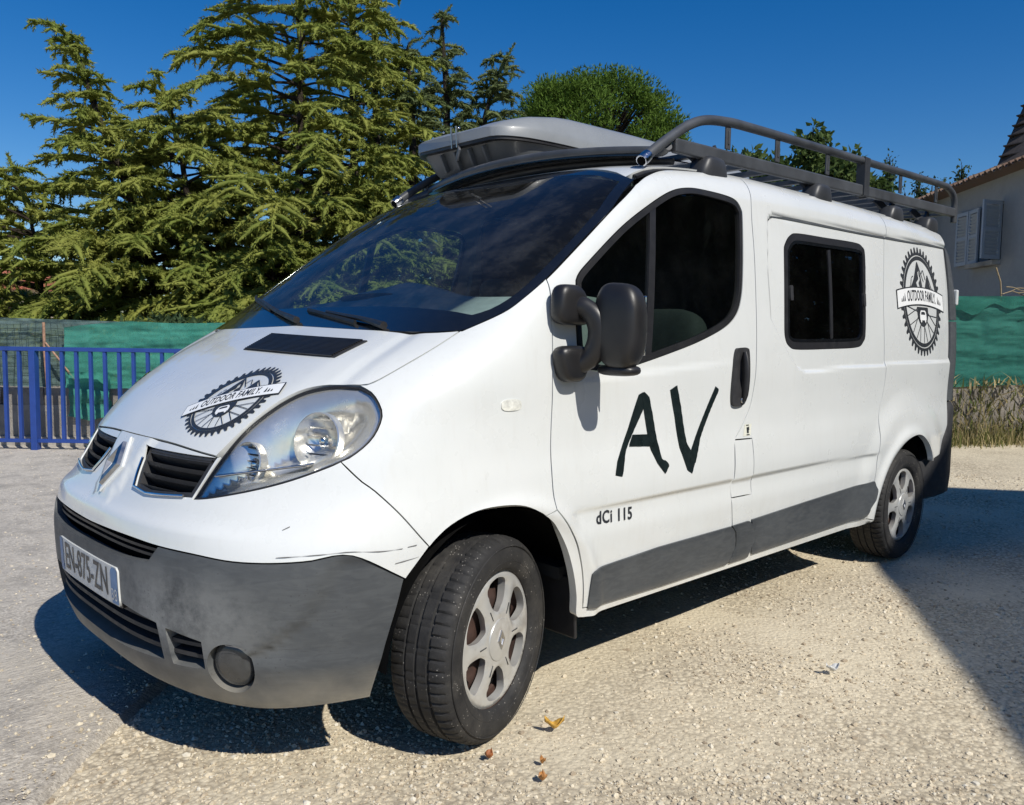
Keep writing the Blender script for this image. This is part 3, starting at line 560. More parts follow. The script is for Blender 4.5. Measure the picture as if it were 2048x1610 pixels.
# door -----------------------------------------------------------------
def roofline(xs,y=-.785): return top(np.stack([np.asarray(xs,float),np.full(len(xs),y)],1))
dr=np.array(T['door_rear']); RB=roofline([dr[-1][0]+.004])[0]
door_top=np.vstack([RB[None],roofline([1.30,1.10,.95]),[[.83,-.808,1.815]],[T['ws_edge'][-1]]])
dr_up=np.vstack([dr,RB[None]])
door_segs=[T['door_front'],T['door_arch'],[T['door_arch'][-1],T['door_rear'][0]],dr_up,door_top,np.array(T['ws_edge'])[3:][::-1]]
win=closed(T['door_win'],q_side)
DL=[]
doors=panel('front_door',side,loop(door_segs,q_side),paint,van,holes=[win],disp=d_flank,mirror=True,hole_lip=.02,grid=.014)
for k,d in enumerate(doors): d['label']='front door with black letters A V stuck on it' if k==0 else 'passenger front door'
def onboth(fn):
    for d in (0,1): fn(doors[d])
# window seal + glass
seal_in=offset_loop(win,.022)
for nm,dd,mt,hl,of,lp in (('window_seal',None,M['rubber'],[seal_in],.002,.02),('window_glass',None,M['sideglass'],[],-.012,0)):
    o=panel(nm,side,offset_loop(win,.0) if nm=='window_seal' else seal_in,mt,doors[0],holes=hl,off=of,gap=.001,lip=lp,mirror=doors[1],grid=.03,round_=.006 if nm=='window_seal' else 0)
b0,b1=[np.array(p) for p in T['door_bar']]
bar=np.array([[b0[0]-.008,b0[2]+.006],[b0[0]+.03,b0[2]+.03],[b1[0]+.034,b1[2]-.012],[b1[0]-.006,b1[2]-.022]])
panel('window_divider',side,resample(np.vstack([bar,bar[:1]]),.02)[:-1],M['black'],doors[0],off=-.004,gap=0,lip=.015,mirror=doors[1],grid=.03)
# handle
hd=closed(T['handle'],q_side,.008)
panel('handle_recess',side,hd,M['blackdull'],doors[0],off=.016,gap=0,lip=.016,mirror=doors[1],grid=.012,round_=.006,disp=lambda P:-.012*sstep((.03-np.hypot((P[:,0]-1.295),(P[:,2]-1.10)*.35))/.02))
for k,s in ((0,-1),(1,1)):
    mb=MB(); zz=np.linspace(1.178,.985,9); y0=side(np.stack([np.full(9,1.30),zz],1))[:,1]
    mb.tube(np.stack([1.302-.03*(1.178-zz),s*(-y0+.022+.006*np.sin(np.linspace(0,math.pi,9))),zz],1),[.008,.014,.016,.017,.017,.017,.017,.016,.010],12,flat=.6)
    mb.build('handle_grip',M['black'],doors[k],True,60)
    mb=MB(); mb.lathe([(0,.004),(.009,.004),(.011,0)],16,(1.292,s*(-side([[1.292,.985]])[0,1]+.018),.987),np.array([[1,0,0],[0,0,s],[0,1,0]]).T if False else np.stack([[1,0,0],[0,0,1],[0,s,0]],1))
    mb.build('key_lock',M['chromedark'],doors[k],True)
# fender ---------------------------------------------------------------
af=np.array(T['arch_f'])
fend=[np.array(T['ws_edge'])[:4],T['door_front'],np.vstack([[T['door_front'][-1]],af[5:6]+[.012,0,-.008]]),np.vstack([af[5:6]+[.012,0,-.008],af[:6][::-1]]),np.array(T['cut'])[::-1],np.vstack([[T['cut'][0]],np.array(T['hl_out'])[:6][::-1]]),T['hood_cut'],[T['hood_cut'][-1],T['ws_edge'][0]]]
fenders=panel('front_wing',radial,loop(fend,q_rad),paint,van,disp=d_flank,mirror=True,lip=.025,gap=.0016,grid=.016)
# sill with wheel arch strip
sb=np.array(T['sill']); ar=np.array(T['arch_r'])
sill_segs=[T['door_arch'],[T['door_arch'][-1],T['seam'][-1]],np.vstack([T['seam'][-1],ar[0]]),[ar[0],sb[2],],[sb[2],sb[0]],np.vstack([sb[0],af[6:][::-1],af[5:6]+[.012,0,-.008]]),[af[5]+np.array([.012,0,-.008]),T['door_arch'][0]]]
sill_segs[2]=[T['seam'][-1],ar[0]]
sills=panel('sill',side,loop(sill_segs,q_side,.012),paint,van,disp=d_flank,mirror=True,lip=.03,grid=.015)
# mid side panel
sm=np.array(T['seam']); SB=roofline([sm[0][0]+.012])[0]; fl=np.array(T['flap'])
low=[dr[0],dr[1],fl[5]]; mid_segs=[low,[fl[5],fl[4]],[fl[4],fl[3],fl[2],fl[1]],[fl[1],fl[0]],np.vstack([fl[0],dr[5:],RB]),roofline(np.linspace(RB[0],SB[0],6)),np.vstack([SB,sm]),[sm[-1],dr[0]]]
win2=closed(T['win2'],q_side,.012)
sides=panel('side_panel',side,loop(mid_segs,q_side),paint,van,holes=[win2],disp=d_flank,mirror=True,grid=.014)
flap_segs=[[fl[0],fl[1]],[fl[1],fl[2],fl[3],fl[4]],[fl[4],fl[5]],[fl[5],fl[6],fl[7],fl[0]]]
panel('fuel_flap',side,loop(flap_segs,q_side,.012),paint,van,disp=d_flank,off=.001,grid=.015)
# rear quarter
re=np.array(T['rear_edge']).copy(); re=np.array([[3.80,0,1.80],[3.795,0,1.62],[3.755,0,1.36],[3.715,0,1.105],[3.66,0,.865],[3.625,0,.585],[3.375,0,.548]])
RR=roofline([3.80])[0]
rq=[sm[:-1][::-1],[sm[0],SB],roofline(np.linspace(SB[0],3.80,5)),np.vstack([RR,re[:6]]),[re[5],ar[-1]],ar[::-1][:-1],[ar[1],ar[0]],[ar[0],sm[-1]],[sm[-1],sm[-2]]]
rq=[np.vstack([sm[::-1],SB]),roofline(np.linspace(SB[0],3.80,5)),np.vstack([RR,re[:6]]),[re[5],ar[-1]],ar[::-1],[ar[0],sm[-1]]]
quarters=panel('rear_quarter_panel',side,loop(rq,q_side),paint,van,disp=d_flank,mirror=True,grid=.015)
gl_=resample(catmull(GUT,8),.03); gn_=np.gradient(gl_,axis=0); gn_/=np.linalg.norm(gn_,axis=1,keepdims=True); gp_=np.stack([-gn_[:,1],gn_[:,0]],1)*.0075
panel('flank_rail',side,np.vstack([gl_-gp_,(gl_+gp_)[::-1]]),M['plastic'],van,off=-.009,gap=0,lip=.004,mirror=True,grid=.02)
# side windows
for si,(pn,sgn) in enumerate(((sides[0],-1),(sides[1],1))):
    pass
wi=offset_loop(win2,.030)
fr=panel('side_window_frame',side,win2,M['black'],sides[0],holes=[wi],off=lambda P:d_flank(P)+.006,gap=.0,lip=.02,mirror=sides[1],grid=.02,round_=.008)
wi2=offset_loop(win2,.045)
panel('side_window_inner_frame',side,offset_loop(win2,.031),M['gloss'],sides[0],holes=[wi2],off=-.012,gap=0,lip=.01,mirror=sides[1],grid=.02)
panel('side_window_glass',side,wi2,M['darkglass'],sides[0],off=-.018,gap=0,lip=0,mirror=sides[1],grid=.04)
xm=2.135
dv=np.array([[xm-.006,1.235],[xm+.020,1.235],[xm+.060,1.655],[xm+.034,1.655]])
panel('side_window_divider',side,resample(np.vstack([dv,dv[:1]]),.03)[:-1],M['black'],sides[0],off=-.014,gap=0,lip=.006,mirror=sides[1],grid=.04)
for xa in (1.765,2.515):
    q=np.array([[xa-.012,1.40],[xa+.012,1.40],[xa+.018,1.465],[xa-.006,1.465]])
    panel('window_latch',side,resample(np.vstack([q,q[:1]]),.012)[:-1],M['blackdull'],sides[0],off=-.006,gap=0,lip=.008,mirror=sides[1],grid=.02)
# roof -------------------------------------------------------------------
ys=np.linspace(-.765,.765,25); xft=.862-.075*(ys/.765)**2-.03*(ys/.765)**6
rf=np.vstack([np.stack([xft,ys],1)[:-1],np.stack([np.linspace(xft[-1],3.79,60),np.full(60,.765)],1)[:-1],np.stack([np.full(25,3.79),np.linspace(.765,-.765,25)],1)[:-1],np.stack([np.linspace(3.79,xft[0],60),np.full(60,-.765)],1)[:-1]])
panel('roof',top,rf,paint,van,grid=.05,disp=lambda P:-.008*np.exp(-(((P[:,1]/.17)%1-.5)/.12)**2)*(np.abs(P[:,1])<.6)*(P[:,0]>1.2)*(P[:,0]<3.6))
dq=np.vstack([np.stack([np.linspace(.80,3.80,50),np.full(50,-.786)],1),np.stack([np.linspace(3.80,.80,50),np.full(50,-.764)],1)])
panel('roof_ditch_strip',top,dq,M['black'],van,off=-.006,gap=0,lip=.01,mirror=True,grid=.05)
# rear end
def rear(q):
    q=np.asarray(q,float); o=np.stack([np.full(len(q),4.4),q[:,0],q[:,1]],-1); return bisect(o,np.array([-1.,0,0]),0,1.5)
rear.n=np.array([1.,0,0])
yy=np.array([[-.83,.5],[-.86,.9],[-.85,1.3],[-.80,1.62],[-.72,1.84],[-.5,1.89],[0,1.90]]); yy=np.vstack([yy,(yy*[-1,1])[::-1][1:]])
rl=resample(np.vstack([catmull(yy,6),yy[:1]]),.04)[:-1]
panel('rear_door',rear,rl,paint,van,grid=.06,lip=.01)
# grey corner trim / tail lamps
for nm,z0,z1,mt in (('rear_corner_trim',1.36,1.885,M['plastic']),('tail_lamp_surround',.88,1.35,M['plastic'])):
    zz=np.linspace(z0,z1,14); ed=np.interp(zz,[.585,.865,1.105,1.36,1.62,1.80,1.9],[3.625,3.66,3.715,3.755,3.795,3.80,3.80])
    secs=[]
    for z,e in zip(zz,ed):
        zc=min(z,1.83); a=side([[e+.004,zc]])[0]; b=side([[e+.03,zc]])[0]; sh=max(0,z-1.80)
        sec=[np.array([e+.002,a[1]+.002+sh*.9,z]),np.array([e+.045,b[1]-.004+sh*.9,z]),np.array([e+.115+.0*z,b[1]+.004+sh*.9,z]),np.array([e+.145,b[1]+.045+sh,z]),np.array([e+.14,b[1]+.16,z]),np.array([e+.0,b[1]+.16,z])]
        secs.append(sec)
    for s in (1,-1):
        mb=MB(); mb.loft([[p*[1,s,1] for p in sec] for sec in secs]); o=mb.build(nm,mt,van,True,50)
mb=MB(); mb.box((3.905,-.862,1.50),(.03,.03,.095)); bevel(mb.build('rear_hinge',paint,van),.008)
# rear bumper
for_b=[]
th=np.linspace(0,1,12)
secs=[]
for k,(x,y) in enumerate([(3.36,-.925),(3.50,-.945),(3.62,-.955),(3.74,-.94),(3.86,-.88),(3.93,-.72),(3.96,-.4),(3.965,0),(3.96,.4),(3.93,.72),(3.86,.88),(3.74,.94),(3.62,.955),(3.50,.945),(3.36,.925)]):
    z1=[.545,.58,.70,.87,.87,.62,.62,.62,.62,.62,.87,.87,.70,.58,.545][k]; zb=.31-.02*(k in(5,6,7,8,9)); ins=np.array([-x+2.6,-y,0]); ins/=np.linalg.norm(ins)
    P=np.array([x,y,0]); secs.append([P+[0,0,zb]+ins*.06,P+[0,0,zb+.02]+ins*.01,P+[0,0,zb+.12],P+[0,0,.5*(zb+z1)],P+[0,0,z1-.03],P+[0,0,z1]+ins*.02,P+[0,0,z1]+ins*.12,P+[0,0,zb]+ins*.12])
mb=MB(); mb.loft(secs); mb.build('rear_bumper',M['blackdull'],van,True,50)
# hood -------------------------------------------------------------------
hf=np.array(T['hood_front'])[:2]; hi=np.array(T['hl_in'])
half=[np.vstack([hi[2:][::1]]),T['hood_cut'],np.vstack([np.array(T['hood_rear'])[:3],[[-.122,0,1.252]]])]
half[0]=np.vstack([hf[:1],hi[3:]])
fr_half=np.vstack([[[ -.672,0,.9012]],hf[::-1]])
L1=loop([fr_half]+half,q_front)
R1=loop([mir(half[2]),mir(half[1]),mir(half[0]),mir(fr_half)],q_front)
def d_hood(P):
    y=np.abs(P[:,1]); return .004*sstep((.62-y)/.10)-.006*np.exp(-((y-.66)/.03)**2)*sstep((P[:,2]-1.0)/.1)
hood=panel('bonnet',front,np.vstack([L1,R1]),paint,van,disp=d_hood,lip=.03)
# bonnet vent
vt=np.array(T['vent']); vq=loop([[vt[0],vt[1]],[vt[1],vt[2]],[vt[2],vt[3]],[vt[3],vt[0]]],q_front,.02,False)
vent=panel('bonnet_vent',front,vq,M['blackdull'],van,off=.007,gap=0,lip=.01,grid=.03)
mb=MB()
for k in range(15):
    t=(k+.5)/15; a=vt[0]+(vt[1]-vt[0])*t; b=vt[3]+(vt[2]-vt[3])*t; pts=front(np.stack([np.linspace(a[1]-.015,b[1]+.015,14),np.linspace(a[2],b[2],14)],1)); pts=pts+normal(pts)*.010
    mb.tube(pts,.0028,5)
mb.build('vent_ribs',M['black'],vent,True)
# windscreen --------------------------------------------------------------
tp=[]
for y in (-.80,-.7,-.5,-.25,0): 
    x=.850-.075*(y/.765)**2-.03*(y/.765)**6; z=1.79 if y==-.80 else top([[x,y]])[0,2]; tp.append((x,y,z))
we=np.array(T['ws_edge'])
hr=np.vstack([np.array(T['hood_rear'])[:3],[[-.122,0,1.252]]])
wl=[hr[::-1],np.vstack([hr[0],we[:-1],[[.758,-.803,1.785]]]),np.vstack([[[.758,-.803,1.785]],tp[1:]])]
WL=loop(wl,q_front); WR=loop([mir(s) for s in wl[::-1]],q_front)
gl=np.array(T['ws_glass']); bot=[(0,0,1.322),(0,-.4,1.318),(0,-.68,1.302)]
gt=[(0,-.76,1.790),(0,-.6,1.825),(0,-.3,1.852),(0,0,1.858)]
gsegs=[np.vstack([bot,gl[:1]]),gl[:-1],[gl[-2],(0,-.772,1.775)],np.vstack([[(0,-.772,1.775)],gt[1:]])]
GL=loop(gsegs,q_front); GR=loop([mir(s) for s in gsegs[::-1]],q_front); GLO=np.vstack([GL,GR])
wsf=panel('windscreen_surround',front,np.vstack([WL,WR]),M['gloss'],van,holes=[GLO],off=.0015,gap=.0005,lip=.03,hole_lip=.006)
panel('windscreen_glass',front,GLO,M['ws'],wsf,off=.001,gap=0,lip=0,grid=.04)
# bumper ------------------------------------------------------------------
gt_=np.array(T['grey_top']); iu=np.array(T['int_up']); il=np.array(T['int_low']); ho=np.array(T['hl_out'])
top_h=np.vstack([[[-.672,0,.9]],hf[::-1],hi[2:3]])
bsegs=[top_h,np.vstack([hi[:3][::-1]]),np.vstack([ho[6:][::-1],T['cut'][:1]]),T['cut'],[T['cut'][-1],gt_[0]],gt_,np.vstack([gt_[-1],iu[1:2],[[-.8225,0,.655]]])]
BL=loop(bsegs,q_rad); 
def mq(L): return (np.asarray(L)*[-1,1])[::-1]
BOUT=np.vstack([BL,mq(BL)])
gn=np.array(T['gr_near'])
gsg=[[gn[0],gn[1]],[gn[1],gn[2]],[gn[2],gn[3],gn[4]],[gn[4],gn[5]],[gn[5],gn[6],gn[0]]]
gh=loop(gsg,q_rad,.012)
gh=offset_loop(gh,.004)
def d_bump(P):
    y=P[:,1];z=P[:,2]
    cen=.012*sstep((.12-np.abs(y)-(.80-z)*.4)/.04)*sstep((z-.70)/.05)
    return d_front(P)+cen
bumper=panel('front_bumper',radial,BOUT,paint,van,holes=[gh,mq(gh)],disp=d_bump,lip=.015,hole_lip=.006,gap=.0016)
for L in (gh,mq(gh)): panel('grille_surround',radial,L,M['blackdull'],bumper,holes=[offset_loop(L,.012)],off=-.004,gap=0,lip=.02,hole_lip=.05,grid=.02)
# chrome lip round each grille half
for L in (gh,mq(gh)):
    g2=np.array(L); P=radial(g2); N=normal(P); k=(P[:,2]<.86)&(np.abs(P[:,1])<.44)
    idx=np.where(k)[0]; br=np.where(np.diff(idx)>1)[0]
    if len(br): idx=np.r_[idx[br[0]+1:],idx[:br[0]+1]]
    mb=MB(); mb.tube(P[idx]+N[idx]*.006,.0036,8); mb.build('grille_chrome_edge',M['chrome'],bumper,True)
# grille backing and slats
for s in (1,-1):
    gb=offset_loop(gh,-.01); gb=gb if s==1 else mq(gb)
    gp=panel('grille',radial,gb,M['dark'],van,off=-.055,gap=0,lip=0,grid=.03)
    for z in (.868,.842,.812,.783):
        th=np.linspace(gh[:,0].min(),gh[:,0].max(),60); q=np.stack([th,np.full(60,z)],1); q=q[inside(q,offset_loop(gh,.008))]
        if len(q)<3: continue
        P=radial(q); N=normal(P); P,N=(P,N) if s==1 else (P*[1,-1,1],N*[1,-1,1]); up=np.array([0,0,1.])
        mb=MB(); mb.loft([[p-n*.006+up*.0075,p-n*.010-up*.004,p-n*.045-up*.016,p-n*.050+up*.002] for p,n in zip(P,N)]); mb.build('grille_slat',M['blackdull'],gp,True,30)
# emblem: diamond
def frame_at(q):
    P=radial(np.array([q]))[0]; N=normal(P[None])[0]; r=np.cross([0,0,1.],N); r/=np.linalg.norm(r); u=np.cross(N,r); return P,N,r,u
P0,N0,r0,u0=frame_at((0.,.812))
r0=np.array([0,-1.,0]) if r0[1]<0 else -np.array([0,-1.,0])
mb=MB()
def rh(hw,hh,d): return [P0+N0*d+u0*hh,P0+N0*d+r0*hw,P0+N0*d-u0*hh,P0+N0*d-r0*hw]
mb.loft([rh(.062,.098,.010),rh(.060,.095,.018)]); bevel(mb.build('emblem_panel',paint,bumper),.006,3)
mb=MB(); mb.loft([rh(.046,.074,.018),rh(.044,.071,.030),rh(.028,.046,.034),rh(.016,.030,.020)],caps=False)
mb.build('emblem',M['chromedark'],bumper,False)
mb=MB(); mb.loft([rh(.018,.032,.0185),rh(.017,.031,.0195)]); mb.build('emblem_centre',M['chromedark'],bumper)
# grey lower bumper
ga=np.array(T['grey_arch']); gbm=np.array([(-.3853,-.842,.250),(-.49,-.79,.243),(-.602,-.69,.232),(-.67,-.604,.236),(-.757,-.44,.252),(-.79,-.22,.262),(-.80,0,.266)])
g1=[np.vstack([[[-.83,0,.599]],il[1:3][::-1]]),[il[1],gt_[-1]],gt_[::-1],ga[:3],np.vstack([ga[2],[[-.383,-.85,.275]],gbm[:1]]),gbm]
GLq=loop(g1,q_rad)
GOUT=np.vstack([GLq,mq(GLq)])
def ring(pts,q=q_rad,step=.012): return loop(pts,q,step,False)
main=[(-.8,y,z) for y,z in ((-.435,.445),(-.2,.468),(0,.472))]; mainl=[(-.8,y,z) for y,z in ((0,.325),(-.2,.328),(-.44,.345))]
def fy(l): return np.array([front([[y,z]])[0] for _,y,z in l])
m_up=fy(main); m_lo=fy(mainl)
mh=loop([m_up,],q_rad,.015); 
ML=np.vstack([loop([m_up],q_rad,.015),loop([mir(m_up)],q_rad,.015),loop([[mir(m_up)[-1],mir(m_lo)[0]]],q_rad,.015),loop([mir(m_lo)],q_rad,.015),loop([m_lo],q_rad,.015),loop([[m_lo[-1],m_up[0]]],q_rad,.015)])
sm_=fy([(-.8,-.475,.438),(-.8,-.585,.420),(-.8,-.580,.345),(-.8,-.478,.340)])
SM=loop([[sm_[0],sm_[1]],[sm_[1],sm_[2]],[sm_[2],sm_[3]],[sm_[3],sm_[0]]],q_rad,.015)
fc=frame_at(q_rad(np.array([front([[-.648,.352]])[0]]))[0]); 
th=np.linspace(0,2*math.pi,41)[:-1]; cc=fc[0]+np.outer(np.cos(th)*.064,fc[2])+np.outer(np.sin(th)*.070,fc[3]); FG=q_rad(cc)
CRS=np.array(T['crease_b'])
def d_grey(P):
    y=np.abs(P[:,1]); q=np.stack([y*-1,P[:,2]],1)
    d=.001+np.zeros(len(P))
    dist=pdist(np.stack([y,P[:,2]],1),np.stack([-CRS[:,1],CRS[:,2]],1),False)
    cz=np.interp(P[:,2],CRS[::-1][:,2],-CRS[::-1][:,1]); out=sstep((y-cz)/.034+.5)
    d-=.013*out*np.exp(-dist/.10)*sstep((P[:,2]-.35)/.06)*sstep((.665-P[:,2])/.04)
    return d
grey=panel('bumper_lower_cover',radial,GOUT,M['plastic'],bumper,holes=[ML,SM,mq(SM),FG,mq(FG)],disp=d_grey,lip=.03,hole_lip=.05,grid=.016)
# dark ducts behind openings
ui=np.vstack([loop([np.vstack([[[-.83,0,.59]],il[1:3][::-1]])],q_rad),loop([[il[1],gt_[-1]]],q_rad),loop([np.vstack([gt_[-1],iu[1:2],[[-.8225,0,.665]]])],q_rad)])
UI=offset_loop(np.vstack([ui,mq(ui)]),-.012)
io=panel('upper_intake',radial,UI,M['dark'],van,off=-.05,gap=0,lip=0,grid=.04)
for z in (.625,.642):
    q=np.stack([np.linspace(-.33,.33,50),np.full(50,z)],1); P=radial(q);N=normal(P); up=np.array([0,0,1.]); mb=MB(); mb.loft([[p-n*.018+up*.004,p-n*.018-up*.004,p-n*.05-up*.004,p-n*.05+up*.004] for p,n in zip(P,N)]); mb.build('intake_slat',M['black'],io,True,30)
lo_=offset_loop(ML,-.03); lb=panel('lower_intake',radial,lo_,M['dark'],van,off=-.09,gap=0,lip=0,grid=.04)
for z in (.372,.41,.445):
    q=np.stack([np.linspace(-.40,.40,50),np.full(50,z)],1); q=q[inside(q,offset_loop(ML,-.004))]; P=radial(q);N=normal(P); up=np.array([0,0,1.]); mb=MB(); mb.loft([[p-n*.012+up*.006,p-n*.012-up*.006,p-n*.07-up*.006,p-n*.07+up*.006] for p,n in zip(P,N)]); mb.build('intake_slat',M['blackdull'],lb,True,30)
for s in (1,-1):
    L=SM if s==1 else mq(SM)
    sb_=panel('side_intake',radial,offset_loop(L,-.01),M['dark'],van,off=-.07,gap=0,lip=0,grid=.04)
    for z in (.37,.403):
        q=np.stack([np.linspace(L[:,0].min(),L[:,0].max(),16),np.full(16,z)],1); P=radial(q);N=normal(P); up=np.array([0,0,1.]); mb=MB(); mb.loft([[p-n*.012+up*.005,p-n*.012-up*.005,p-n*.07-up*.005,p-n*.07+up*.005] for p,n in zip(P,N)]); mb.build('intake_slat',M['blackdull'],sb_,True,30)
    n=fc[1]*[1,s,1]; c=fc[0]*[1,s,1]; r=np.cross([0,0,1.],n); r/=np.linalg.norm(r); u=np.cross(n,r)
    mb=MB(); mb.lathe([(.0,-.008),(.035,-.010),(.050,-.016),(.057,-.024),(.060,-.05)],36,c,np.stack([r,u*1.14,n],1)); mb.build('fog_lamp',M['fog'],bumper,True)
# number plate
pq=np.array([[-.26,.454],[.26,.454],[.26,.564],[-.26,.564]]); pl=resample(np.vstack([pq,pq[:1]]),.02)[:-1]
off_p=.006
plate=panel('number_plate',front,pl,M['plate'],van,off=off_p,gap=0,lip=.008,grid=.03)
panel('plate_holder',front,offset_loop(pl,-.008),M['black'],plate,off=off_p-.006,gap=0,lip=.03,grid=.03)
for y0,y1 in ((.222,.258),(-.258,-.214)):
    b=np.array([[y0,.457],[y1,.457],[y1,.561],[y0,.561]]); panel('plate_band',front,resample(np.vstack([b,b[:1]]),.02)[:-1],M['platebl'],plate,off=off_p+.0012,gap=0,lip=0,grid=.04)
def text_on(name,txt,size,sx,chart,qfun,mat,parent,off,spacing=1.,bold=0.,disp=None):
    V,F=text_mesh(txt,size,sx,spacing,bold); P=chart(np.array([qfun(a,b) for a,b in V])); P=P+normal(P)*(off+(disp(P)[:,None] if disp else 0))
    fn=np.cross(P[F[:,1]]-P[F[:,0]],P[F[:,2]]-P[F[:,0]]).sum(0)
    if fn@normal(P).sum(0)<0: F=F[:,::-1]
    return mesh(name,P,F.copy(),mat,parent,False)
text_on('plate_characters','EN-875-ZN',.118,.68,front,lambda a,b:(-a+.004,.509+b),M['ink'],plate,off_p+.0014,1.02,.0012)
text_on('plate_region_number','38',.05,.8,front,lambda a,b:(-a-.236,.482+b),M['plate'],plate,off_p+.0026)
# headlights --------------------------------------------------------------
hlq=loop([hi,ho],q_rad,.012)
def hl_dep(P):
    e=pdist(q_rad(P*np.where(P[:,1:2]>0,[1,-1,1],[1,1,1])),hlq); return -.012-.085*sstep(e/.11)
HL=[]
for s in (1,-1):
    L=hlq if s==1 else mq(hlq)
    h=empty('headlight',(0,0,0)); h.parent=van; HL.append(h)
    panel('lamp_housing',radial,L,M['reflector'],h,off=hl_dep,gap=.004,lip=0,grid=.012)
    panel('lamp_surround',radial,L,M['black'],h,holes=[offset_loop(L,.006)],off=-.003,gap=.0015,lip=.02,grid=.012)
    panel('lamp_lens',radial,L,M['lens'],h,off=.003,gap=.004,lip=.006,grid=.02,round_=.012)
    def at(y,z,d):
        p=front([[-abs(y),z]])[0]; n=normal(p[None])[0]; return (p-n*d)*[1,s,1],n*[1,s,1]
    for (y,z,rr,d,hs) in ((.555,.885,.058,.03,'main'),(.70,.955,.075,.035,'dip')):
        c,n=at(y,z,d); n=n+np.array([-.9,0,-.15]); n/=np.linalg.norm(n); r=np.cross([0,0,1.],n); r/=np.linalg.norm(r); u=np.cross(n,r)
        mb=MB(); mb.lathe([(.012,-.055),(.03,-.05),(rr*.75,-.03),(rr*.95,-.004),(rr,.004),(rr*1.05,.002),(rr*1.06,-.02)],32,c,np.stack([r,u,n],1)); mb.build('lamp_bowl',M['reflector'],h,True,50)
        mb=MB(); mb.superell(c-n*.03,(.014,.014,.02),1,1,12,8); mb.build('bulb',M['chrome'],h,True)
        mb=MB()
        for k in range(6): mb.bar(c+u*(rr*.8*(k/2.5-1))-n*.012+r*rr*.5,c+u*(rr*.8*(k/2.5-1))-n*.012-r*rr*.5,.004,.004)
        mb.build('lamp_fluting',M['chrome'],h)
    c,n=at(.56,.80,.035); mb=MB(); mb.superell(c,(.018,.018,.016),1,1,14,8); mb.build('indicator_bulb',M['amber'],h,True)
    a,_=at(.50,.842,.010); b,_=at(.73,.885,.010); mb=MB(); mb.bar(a,b,.03,.006); bevel(mb.build('lamp_divider',M['chrome'],h),.002)
HL[0]['label']='large almond shaped clear headlight on the driver side'; HL[1]['label']='headlight on the far side'
# rub strips ---------------------------------------------------------------
def rub(name,key,both=True,label=None):
    P=np.array(T[key]); L=resample(np.vstack([(p:=q_side(P)),p[:1]]),.012)[:-1]
    return panel(name,side,L,M['plastic'],van,off=lambda P:d_flank(P)+.016,gap=.001,lip=.02,mirror=True,grid=.014,round_=.014)
rub('rub_strip','rub_door'); rub('rub_strip','rub_pil'); rub('rub_strip','rub_rear')
# repeater, sticker, badge, tape
rp=closed(np.array(T['repeater'])[[0,2,1,3]],q_rad,.004)
cx=np.mean(np.array(T['repeater']),0); tt=np.linspace(0,2*math.pi,33)[:-1]
el=np.stack([cx[0]+.038*np.sign(np.cos(tt))*np.abs(np.cos(tt))**.7,cx[2]+.017*np.sign(np.sin(tt))*np.abs(np.sin(tt))**.7],1)
panel('side_repeater',side,el,M['lampwhite'],fenders[0],off=.010,gap=0,lip=.012,grid=.008,round_=.012,mirror=fenders[1])
st=loop([[p,q] for p,q in zip(T['sticker'],T['sticker'][1:]+T['sticker'][:1])],q_side,.01)
stk=panel('fuel_sticker',side,st,M['sticker'],van,off=lambda P:d_flank(P)+.001,gap=0,lip=0,grid=.02)
sc_=np.mean(np.array(T['sticker']),0)
mb=MB(); 
for (dx,dz,a,b) in ((0,-.001,.014,.024),(.010,.006,.004,.014),(0,.019,.02,.004),(0,-.019,.022,.004)):
    q=np.array([[sc_[0]+dx-a/2,sc_[2]+dz-b/2],[sc_[0]+dx+a/2,sc_[2]+dz-b/2],[sc_[0]+dx+a/2,sc_[2]+dz+b/2],[sc_[0]+dx-a/2,sc_[2]+dz+b/2]]); P=side(q); mb.add(P+normal(P)*.0022,[(0,1,2,3)])
mb.build('pump_symbol',M['ink'],stk)
bd=np.array(T['badge']); bc=bd.mean(0)
bdg=text_on('model_badge','dCi 115',.058,.92,side,lambda a,b:(bc[0]+a,bc[2]+.004+b-.045*a),M['ink'],doors[0],.0022,1.12,.0014,d_flank)
0 and text_on('badge_shadow','dCi 115',.056,.84,side,lambda a,b:(bc[0]+a+.0012,bc[2]+.003+b-.045*a),M['ink'],doors[0],.0025,1.0,.0016)
bdg['kind']='stuff'
for nm,ks in (('taped_letter_a',('A1','A2','A3')),('taped_letter_v',('V1','V2'))):
    for i,k in enumerate(ks):
        L=resample(np.vstack([(p:=q_side(T[k])),p[:1]]),.012)[:-1]
        panel('tape_strip',side,L,M['tape'],doors[0],off=lambda P,i=i:d_flank(P)+.0012+.0008*i+.0006*np.sin(P[:,2]*190+P[:,0]*130),gap=0,lip=.0015,grid=.010)

for k in range(1,6):
    pts=np.array(T['scratch%d'%k]); q=resample(catmull(q_rad(pts),5),.015); wd=.0008*(1+.7*np.sin(np.arange(len(q))*1.7)); mb=MB(); P=radial(q); N=normal(P); N_=N*(.004 if k==5 else .0022+0*P[:,:1]); du=np.array([0,0,1.])*wd[:,None]
    dd=d_grey(P) if k==5 else d_bump(P); P=P+N*dd[:,None]
    V=np.vstack([P+N_-du,P+N_+du]); n=len(P); mb.add(V,[(i,i+1,n+i+1,n+i) for i in range(n-1)]); mb.build('scratch',M['scratch'],bumper)
